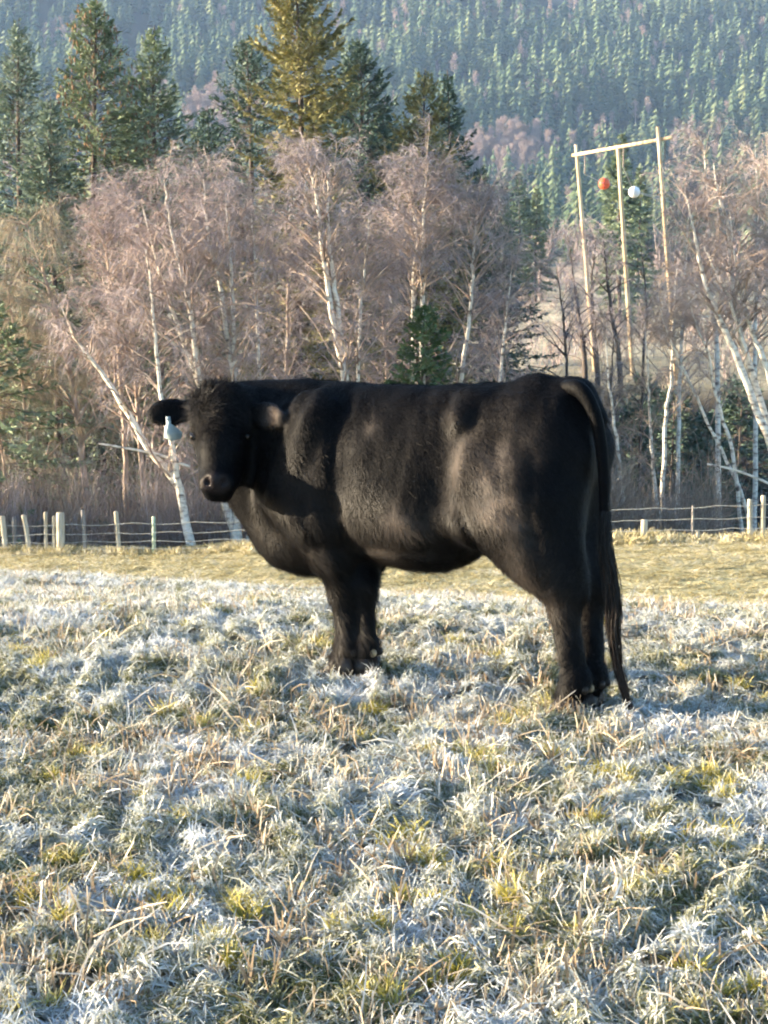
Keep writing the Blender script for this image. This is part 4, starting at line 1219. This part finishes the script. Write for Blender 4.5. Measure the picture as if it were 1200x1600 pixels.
Lh *= np.where(rng.rand(len(P0)) < .06, 1.9, 1)
Lh *= np.where((lzh < .75) & (lxh < 1.3) & (lxh > .3), 1.5, 1)
Lh[pollm] *= 1 + 1.7 * sstep(1.06, 1.2, lzh[pollm])
Lh[(lyh > .42) & (P0[:, 2] < 1.0)] *= .5
lift = rng.uniform(.10, .32, len(P0))[:, None]
lift[pollm] += .2
D1 = norm(tg + Nn * lift)
tip = P0 + D1 * Lh[:, None]
sd = norm(np.cross(D1, Nn)) * (.0007 + .0007 * rng.rand(len(P0)))[:, None]
hv = np.stack([P0 - Nn * .002 - sd, P0 - Nn * .002 + sd, tip], 1).reshape(-1, 3)
earh = np.exp(-((P0 - np.array([HX + .235, 7.425, 1.165])) ** 2).sum(1) / .06 ** 2)
ti = np.clip(.02 + .62 * lit_brown_at(lxh, lyh, lzh) + rng.normal(0, .07, len(P0)) + .12 * pollm + .9 * earh, 0, 1)
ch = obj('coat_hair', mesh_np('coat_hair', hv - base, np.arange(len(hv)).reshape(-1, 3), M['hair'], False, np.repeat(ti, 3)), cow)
tag(ch, kind='stuff')
# eyes
Vs, Qs, Ts = sphere(.018)
for sg in (-1, 1):
    o = obj('eye', mesh_np('eye', Vs, [Qs, Ts], M['eye'], True), cow)
    o.location = Vector((HX + sg * .112, 7.515, 1.068)) - cow.location
# hooves: two claws and two dewclaws on each foot
for (kind_, sg), (h, f) in HOOF.items():
    for cs in (-1, 1):
        prof = [(-.040, .075), (.030, .078), (.078, .030), (.086, .002), (-.038, .002), (-.052, .030)]
        w0, w1 = .024, .029
        V8 = []
        for ys_, ww in ((-1, 1), (1, 1)):
            for (xx, zz) in prof:
                half_w = (w1 if zz < .04 else w0) * (.62 if xx > .07 else 1)
                V8.append([h[0] - .01 + xx, h[1] + cs * .030 + ys_ * half_w, zz - .012 + h[2]])
        V8 = np.array(V8); k = len(prof)
        Q = np.array([[i, (i + 1) % k, k + (i + 1) % k, k + i] for i in range(k)])
        Wp = wc(V8) - base
        me = mesh_np('hoof', Wp, [Q, np.array([list(range(k))[::-1], list(range(k, 2 * k))])], M['hoof'])
        obj('hoof', me, cow)
        Vd, Qd, Td = sphere(1.0, 10, 6)
        Vd = Vd * np.array([.018, .013, .018])
        Pd = wc(np.array([f[0] - .050, f[1] + cs * .026, f[2] - .025]) + Vd) - base
        obj('dewclaw', mesh_np('dewclaw', Pd, [Qd, Td], M['dewclaw' if (kind_, sg, cs) in (('fore', 1, -1), ('fore', -1, 1), ('hind', 1, -1)) else 'hoof'], True), cow)
# tail: dock and tail tube, then the switch of long hair
tp = [(868, 612, 7.06), (900, 606, 6.93), (922, 630, 6.885), (936, 675, 6.865), (943, 735, 6.85), (944, 790, 6.845), (945, 845, 6.83), (950, 890, 6.83), (954, 930, 6.83)]
Tl = smooth_line([at(*q) for q in tp], 40)
tr_ = np.interp(np.linspace(0, 1, 40), [0, .12, .3, .6, 1], [.034, .034, .028, .021, .013])
mb = MB(); mb.tubes(Tl[None], tr_[None], 10, 0.)
tl = mb.build('tail', M['coat'], cow, True, base)
rng = np.random.RandomState(4)
nS = 1700
sw_line = smooth_line([at(*q) for q in [(946, 800, 6.83), (945, 850, 6.82), (953, 900, 6.82), (958, 950, 6.82), (958, 985, 6.82), (965, 1040, 6.82), (975, 1080, 6.82), (984, 1108, 6.82)]], 30)
wd = np.interp(np.arange(30), [0, 6, 12, 17, 20, 24, 29], [.016, .024, .028, .019, .011, .009, .006])
st = rng.randint(-4, 15, nS); ln_ = rng.randint(7, 14, nS)
off = rng.normal(0, .5, (nS, 2)); off = off / np.maximum(1, np.linalg.norm(off, axis=1))[:, None]
PP = np.zeros((nS, 8, 3))
for i in range(nS):
    ks = np.linspace(max(0, st[i]), min(29, st[i] + ln_[i] + (8 if rng.rand() < .25 else 0)), 8)
    q = np.stack([np.interp(ks, np.arange(30), sw_line[:, c]) for c in range(3)], 1)
    wv = np.interp(ks, np.arange(30), wd)
    q[:, 0] += off[i, 0] * wv; q[:, 1] += off[i, 1] * wv
    PP[i] = q + np.cumsum(rng.normal(0, .0032, (8, 3)), 0)
for i in range(9):   # a few stray hairs flicking out
    b_ = sw_line[15 + i % 3]
    PP[i] = b_ + np.linspace(0, 1, 8)[:, None] * np.array([.05 + .01 * i, 0, -.05]) + np.linspace(0, 1, 8)[:, None] ** 2 * np.array([.05, 0, .02 + .006 * i])
mb = MB(); mb.strips(PP, np.linspace(.0026, .0012, 8)[None], rng, np.clip(-.05 + .045 * st + rng.normal(0, .15, nS), 0, 1))
o = mb.build('tail_switch', M['tail_hair'], cow, False, base); o['label'] = 'reddish brown stringy tail end'
# ear tag
out = [(259, 651), (266, 651), (267, 662), (277, 669), (285, 676), (283, 686), (268, 689), (256, 684), (257, 672), (260, 662)]
Pf = np.array([at(a, b, 7.565) for a, b in out]); Pb = Pf + np.array([0, .004, 0])
k = len(out)
me = mesh_np('ear_tag', np.concatenate([Pf, Pb]) - base, [np.array([[i, k + i, k + (i + 1) % k, (i + 1) % k] for i in range(k)]), np.array([list(range(k)), list(range(k, 2 * k))[::-1]])], M['ear_tag'])
o = obj('ear_tag', me, cow); o['label'] = 'pale blue-grey flask-shaped plastic ear tag'
Vs, Qs, Ts = sphere(.009, 10, 6)
ob = obj('stud', mesh_np('stud', Vs * np.array([1, .5, 1]) , [Qs, Ts], M['ear_tag'], True), o)
ob.location = Vector(at(262.5, 654, 7.561)) - cow.location
# ------------------------------------------------------------------ frosty grass
def frost_mat(name, stops, scale, rough=.6, transl=.25, seed=0.0, rnd=.34):
    m, nt, N, L, B = new_mat(name)
    geo = N.new('ShaderNodeNewGeometry')
    n1 = N.new('ShaderNodeTexNoise'); n1.inputs['Scale'].default_value = scale; n1.inputs['Detail'].default_value = 3
    mp = N.new('ShaderNodeMapping'); mp.inputs['Location'].default_value = (seed, seed * .7, 0); L.new(geo.outputs['Position'], mp.inputs[0]); L.new(mp.outputs[0], n1.inputs['Vector'])
    a_ = N.new('ShaderNodeAttribute'); a_.attribute_name = 'tint'
    oi = N.new('ShaderNodeObjectInfo')
    m1 = N.new('ShaderNodeMath'); m1.operation = 'MULTIPLY_ADD'; m1.inputs[1].default_value = 1.5; m1.inputs[2].default_value = -.82; L.new(n1.outputs['Fac'], m1.inputs[0])
    m2 = N.new('ShaderNodeMath'); m2.operation = 'ADD'; L.new(m1.outputs[0], m2.inputs[0]); L.new(a_.outputs['Fac'], m2.inputs[1])
    m3 = N.new('ShaderNodeMath'); m3.operation = 'MULTIPLY_ADD'; m3.inputs[1].default_value = rnd; m3.inputs[2].default_value = -rnd / 2; L.new(oi.outputs['Random'], m3.inputs[0])
    m4 = N.new('ShaderNodeMath'); m4.operation = 'ADD'; L.new(m2.outputs[0], m4.inputs[0]); L.new(m3.outputs[0], m4.inputs[1])
    rp = ramp(N, stops); L.new(m4.outputs[0], rp.inputs[0])
    L.new(rp.outputs[0], B.inputs['Base Color']); B.inputs['Roughness'].default_value = rough; B.inputs['Specular IOR Level'].default_value = .35
    tr = N.new('ShaderNodeBsdfTranslucent'); L.new(rp.outputs[0], tr.inputs[0])
    ms = N.new('ShaderNodeMixShader'); ms.inputs[0].default_value = transl
    L.new(B.outputs[0], ms.inputs[1]); L.new(tr.outputs[0], ms.inputs[2]); L.new(ms.outputs[0], N['Material Output'].inputs[0])
    return m
# low tint = bare straw / green, high tint = thick frost
M['frost_mat'] = frost_mat('frost_mat', [(.02, (.10, .11, .03)), (.20, (.26, .25, .11)), (.38, (.42, .42, .33)), (.60, (.55, .57, .55)), (.92, (.76, .78, .80))], 2.2, rnd=0.0)
M['frost_stem'] = frost_mat('frost_stem', [(.1, (.32, .23, .14)), (.35, (.50, .42, .30)), (.6, (.66, .62, .55)), (.9, (.82, .82, .81))], 3.1, seed=4.)
M['green_tuft'] = frost_mat('green_tuft', [(.1, (.22, .20, .03)), (.35, (.50, .42, .08)), (.6, (.62, .54, .22)), (.95, (.75, .72, .54))], 5., seed=9.)
M['straw_tuft'] = frost_mat('straw_tuft', [(.1, (.32, .27, .12)), (.4, (.49, .42, .22)), (.7, (.63, .56, .36)), (.95, (.76, .72, .58))], .8, seed=2.)

def blades(mb, n, rad, ln, lean, curl, width, rng, tint, m=4, square=None):
    r = rad * np.sqrt(rng.rand(n)); a = rng.uniform(0, 6.28, n)
    p = np.stack([r * np.cos(a), r * np.sin(a), np.full(n, -.012)], -1)
    if square: p[:, :2] = rng.uniform(-.5, .5, (n, 2)) * square
    az = rng.uniform(0, 6.28, n)
    th = rng.uniform(*lean, n); L_ = rng.uniform(*ln, n); cu = rng.uniform(*curl, n)
    P = [p]; daz = rng.normal(0, .25, n)
    for q in range(m - 1):
        t_ = np.minimum(th + cu * (q + .5) / (m - 1), 2.1); az2 = az + daz * q
        d = np.stack([np.cos(az2) * np.sin(t_), np.sin(az2) * np.sin(t_), np.cos(t_)], -1)
        P.append(P[-1] + d * (L_ / (m - 1))[:, None])
    P = np.stack(P, 1)
    P[..., 2] = np.maximum(P[..., 2], -.015 + .02 * rng.rand(n)[:, None])
    w = rng.uniform(*width, n)[:, None] * np.array([.8, 1., .85, .28])[None, :m] if m == 4 else rng.uniform(*width, n)[:, None] * np.array([.9, 1., .5])[None]
    mb.strips(P, w, rng, np.clip(rng.normal(tint[0], tint[1], n)[:, None] + np.linspace(-.26, .14, m)[None], 0, 1))
protos_mat, protos_stem, protos_green, protos_straw = [], [], [], []
TILE = .62
def shift(mb, i0, off):
    for q in range(i0, len(mb.V)): mb.V[q] = mb.V[q] + np.asarray(off, np.float32)
for k in range(8):
    rng = np.random.RandomState(200 + k)
    mb = MB()
    blades(mb, 3200, 0, (.02, .045), (.7, 1.5), (.0, .9), (.0024, .0044), rng, (.46, .16), 3, TILE)      # matted thatch
    for q in range(260):                                                                              # tussocks
        i0 = len(mb.V)
        big = rng.uniform(.45, 1.15) ** 1.5 + (.5 if rng.rand() < .14 else 0); mean = np.clip(rng.normal(.56, .14), .2, .9)
        blades(mb, int(8 + 17 * big), .026 * big, (.022 * big + .01, .055 * big + .01), (.15, 1.05), (.3, 1.6), (.0022, .0044), rng, (mean, .10))
        shift(mb, i0, (*(rng.uniform(-.5, .5, 2) * TILE), 0))
    blades(mb, 60, 0, (.07, .15), (.6, 1.25), (.4, 1.6), (.0026, .0042), rng, (.62, .12), 4, TILE)      # long fallen leaves
    ph = rng.uniform(0, 6.28, (5, 2)); w_k = 2 * np.pi / TILE
    for q in range(len(mb.V)):
        vx, vy = mb.V[q][:, 0], mb.V[q][:, 1]
        mb.V[q][:, 2] += .026 * np.sin(w_k * 2 * vx + ph[0, 0]) * np.sin(w_k * 2 * vy + ph[0, 1]) + .020 * np.sin(w_k * 3 * vx + ph[1, 0] + 2 * vy) * np.sin(w_k * 3 * vy + ph[1, 1]) + .010 * np.sin(w_k * 5 * vx + ph[2, 0]) * np.sin(w_k * 5 * vy + ph[2, 1] + 3 * vx)
    protos_mat.append(proto('frost_patch_shape', mb, M['frost_mat']))
def real_patch(name, label, mat, xs, ys, scs, kinds, rng):
    """pieces written straight into one mesh"""
    mb = MB(); zs = terrain(xs, ys) + .026
    for x0, y0, z0, s0, kd in zip(xs, ys, zs, scs, kinds):
        i0 = len(mb.V)
        kd(mb)
        ca, sa = math.cos(x0 * 99), math.sin(x0 * 99)
        for q in range(i0, len(mb.V)): mb.V[q] = (mb.V[q] * s0 + np.array([x0, y0, z0])).astype(np.float32)
    o = mb.build(name, M[mat]); tag(o, label, kind='stuff')
    return o
for k in range(5):
    rng = np.random.RandomState(240 + k)
    mb = MB(); blades(mb, 40, .16, (.10, .26), (.05, 1.0), (.1, 1.3), (.012, .022), rng, (.5, .2))
    protos_straw.append(proto('straw_clump_shape', mb, M['straw_tuft']))

def ground_pts(n, y0, y1, rng, power=1.0, half=(.9, .30)):
    y = y0 + (y1 - y0) * rng.rand(n) ** power
    x = rng.uniform(-1, 1, n) * (half[0] + half[1] * y)
    return x, y
def rots(n, rng, tilt=.25): return np.column_stack([rng.normal(0, tilt, n), rng.normal(0, tilt, n), rng.uniform(0, 6.28, n)])
rng = np.random.RandomState(61)
gs = TILE * .93
u_, v_ = np.meshgrid(np.arange(-40, 41) * gs, np.arange(-40, 41) * gs)
an = R(31)
x = (u_ * math.cos(an) - v_ * math.sin(an)).ravel(); y = (u_ * math.sin(an) + v_ * math.cos(an)).ravel() + 10
k_ = (y > 2.0) & (y < 18) & (np.abs(x) < 1.1 + .27 * y)
x, y = x[k_], y[k_]; n = len(x)
e_ = .25
gxs = (terrain(x + e_, y) - terrain(x - e_, y)) / (2 * e_); gys = (terrain(x, y + e_) - terrain(x, y - e_)) / (2 * e_)
z = (terrain(x, y) + terrain(x + .15, y) + terrain(x - .15, y) + terrain(x, y + .15) + terrain(x, y - .15)) / 5 + .022
from mathutils import Matrix
rt = []
for q in range(n):
    nz = Vector((-gxs[q], -gys[q], 1)).normalized()
    rt.append(tuple((nz.to_track_quat('Z', 'Y').to_matrix() @ Matrix.Rotation(an + math.pi / 2 * rng.randint(0, 4), 3, 'Z')).to_euler()))
scatter('frosty_grass', np.column_stack([x, y, z]), np.array(rt), np.column_stack([np.full(n, 1.02), np.full(n, 1.02), rng.uniform(.9, 1.12, n)]), rng.randint(0, 8, n), protos_mat,
        'matted frost-whitened grass covering the near pasture', M['frost_mat'])
n = 4800
x, y = ground_pts(n, 2.6, 15, rng, .95, (.5, .235))
k_ = fbm(x * 2.1 + 11, y * 2.1, 3) > .44
x, y = x[k_], y[k_]; n = len(x)
def stub(mb):
    blades(mb, rng.randint(3, 9), .06, (.03, .085), (.0, .5), (-.1, .3), (.0035, .006), rng, (.42, .2), 3)
    blades(mb, 2, .06, (.09, .20), (.5, 1.2), (.2, 1.4), (.003, .005), rng, (.5, .15))
real_patch('frosty_stubble', 'frosted pale stubble and fallen stalks standing out of the grass', 'frost_stem', x, y, rng.uniform(.7, 1.4, n), [stub] * n, rng)
# yellow-green tufts poking through the frost: patches
cent = [(715, 1172, 9), (960, 1215, 7), (1060, 1222, 6), (985, 1285, 8), (500, 1014, 5), (240, 1435, 7), (360, 1490, 6), (40, 1390, 5), (440, 1405, 5), (820, 1400, 5), (1180, 1250, 6), (1110, 1300, 5),
        (560, 1440, 6), (690, 1520, 5), (50, 1040, 4), (345, 1130, 4), (640, 1350, 5), (820, 1110, 8), (760, 1195, 6), (1090, 1050, 6), (1000, 1390, 5), (160, 1180, 5), (1150, 1060, 4), (610, 1110, 4), (880, 1190, 5), (540, 1560, 4), (1140, 1560, 5)]
gx, gy = [], []
for px, py, k in cent:
    p = gpt(px, py)
    k = max(2, int(k * .75))
    gx += list(p[0] + rng.normal(0, .04 + .006 * k, k)); gy += list(p[1] + rng.normal(0, .05 + .010 * k, k))
xr, yr = ground_pts(150, 2.6, 12, rng, 1.0, (.5, .235))
gx = np.concatenate([gx, xr]); gy = np.concatenate([gy, yr]); n = len(gx)
def tuft(mb): blades(mb, 62, .045, (.045, .11), (.05, .8), (.1, 1.3), (.003, .0052), rng, (rng.uniform(.3, .75), .17))
real_patch('green_grass_tufts', 'yellow-green tufts of grass where the frost has melted', 'green_tuft', gx, gy, rng.uniform(.5, .88, n), [tuft] * n, rng)
# yellow lower field and rank straw at the fence foot
n = 15000
y = 28 + 33 * rng.rand(n) ** .8; x = rng.uniform(-1, 1, n) * (3 + .27 * y)
z = terrain(x, y); sc_ = rng.uniform(.35, .8, n)
scatter('yellow_field_grass', np.column_stack([x, y, z]), rots(n, rng, .2), np.column_stack([sc_ * 1.6, sc_ * 1.6, sc_ * .38]), rng.randint(0, 5, n), protos_straw,
        'short dry yellow grass of the lower field', M['straw_tuft'])
n = 3800
px_ = rng.uniform(-120, 1320, n)
y = FY_L + (FY_R - FY_L) * (px_ - 90) / 1090.0 + rng.normal(.5, .55, n); x = (px_ - 600) / FPX * y
z = terrain(x, y); sc_ = rng.uniform(.6, 1.5, n) * (.6 + .9 * fbm(x * .8, y * .8, 2)) * np.where(px_ > 900, 1.25, .9)
scatter('fence_line_straw', np.column_stack([x, y, z]), rots(n, rng, .15), np.column_stack([sc_, sc_, sc_ * 1.2]), rng.randint(0, 5, n), protos_straw,
        'taller dry straw-coloured grass along the fence foot', M['straw_tuft'])
# ------------------------------------------------------------------ haze in the valley air
hb = bpy.data.meshes.new('haze')
hx, y0, y1, z0, z1 = 2500.0, -120.0, 3900.0, -40.0, 480.0
hv = [(-hx, y0, z0), (hx, y0, z0), (hx, y1, z0), (-hx, y1, z0), (-hx, y0, z1), (hx, y0, z1), (hx, y1, z1), (-hx, y1, z1)]
hb.from_pydata(hv, [], [(0, 3, 2, 1), (4, 5, 6, 7), (0, 1, 5, 4), (1, 2, 6, 5), (2, 3, 7, 6), (3, 0, 4, 7)])
hm = bpy.data.materials.new('haze'); hm.use_nodes = True
hn_ = hm.node_tree.nodes; hn_.clear()
ho = hn_.new('ShaderNodeOutputMaterial'); pv = hn_.new('ShaderNodeVolumePrincipled')
pv.inputs['Color'].default_value = (.42, .63, 1.0, 1)
pv.inputs['Density'].default_value = .000115
pv.inputs['Anisotropy'].default_value = .0
hm.node_tree.links.new(pv.outputs[0], ho.inputs['Volume'])
hb.materials.append(hm)
o = obj('haze', hb); tag(o, 'thin blue morning haze over the valley', kind='stuff')
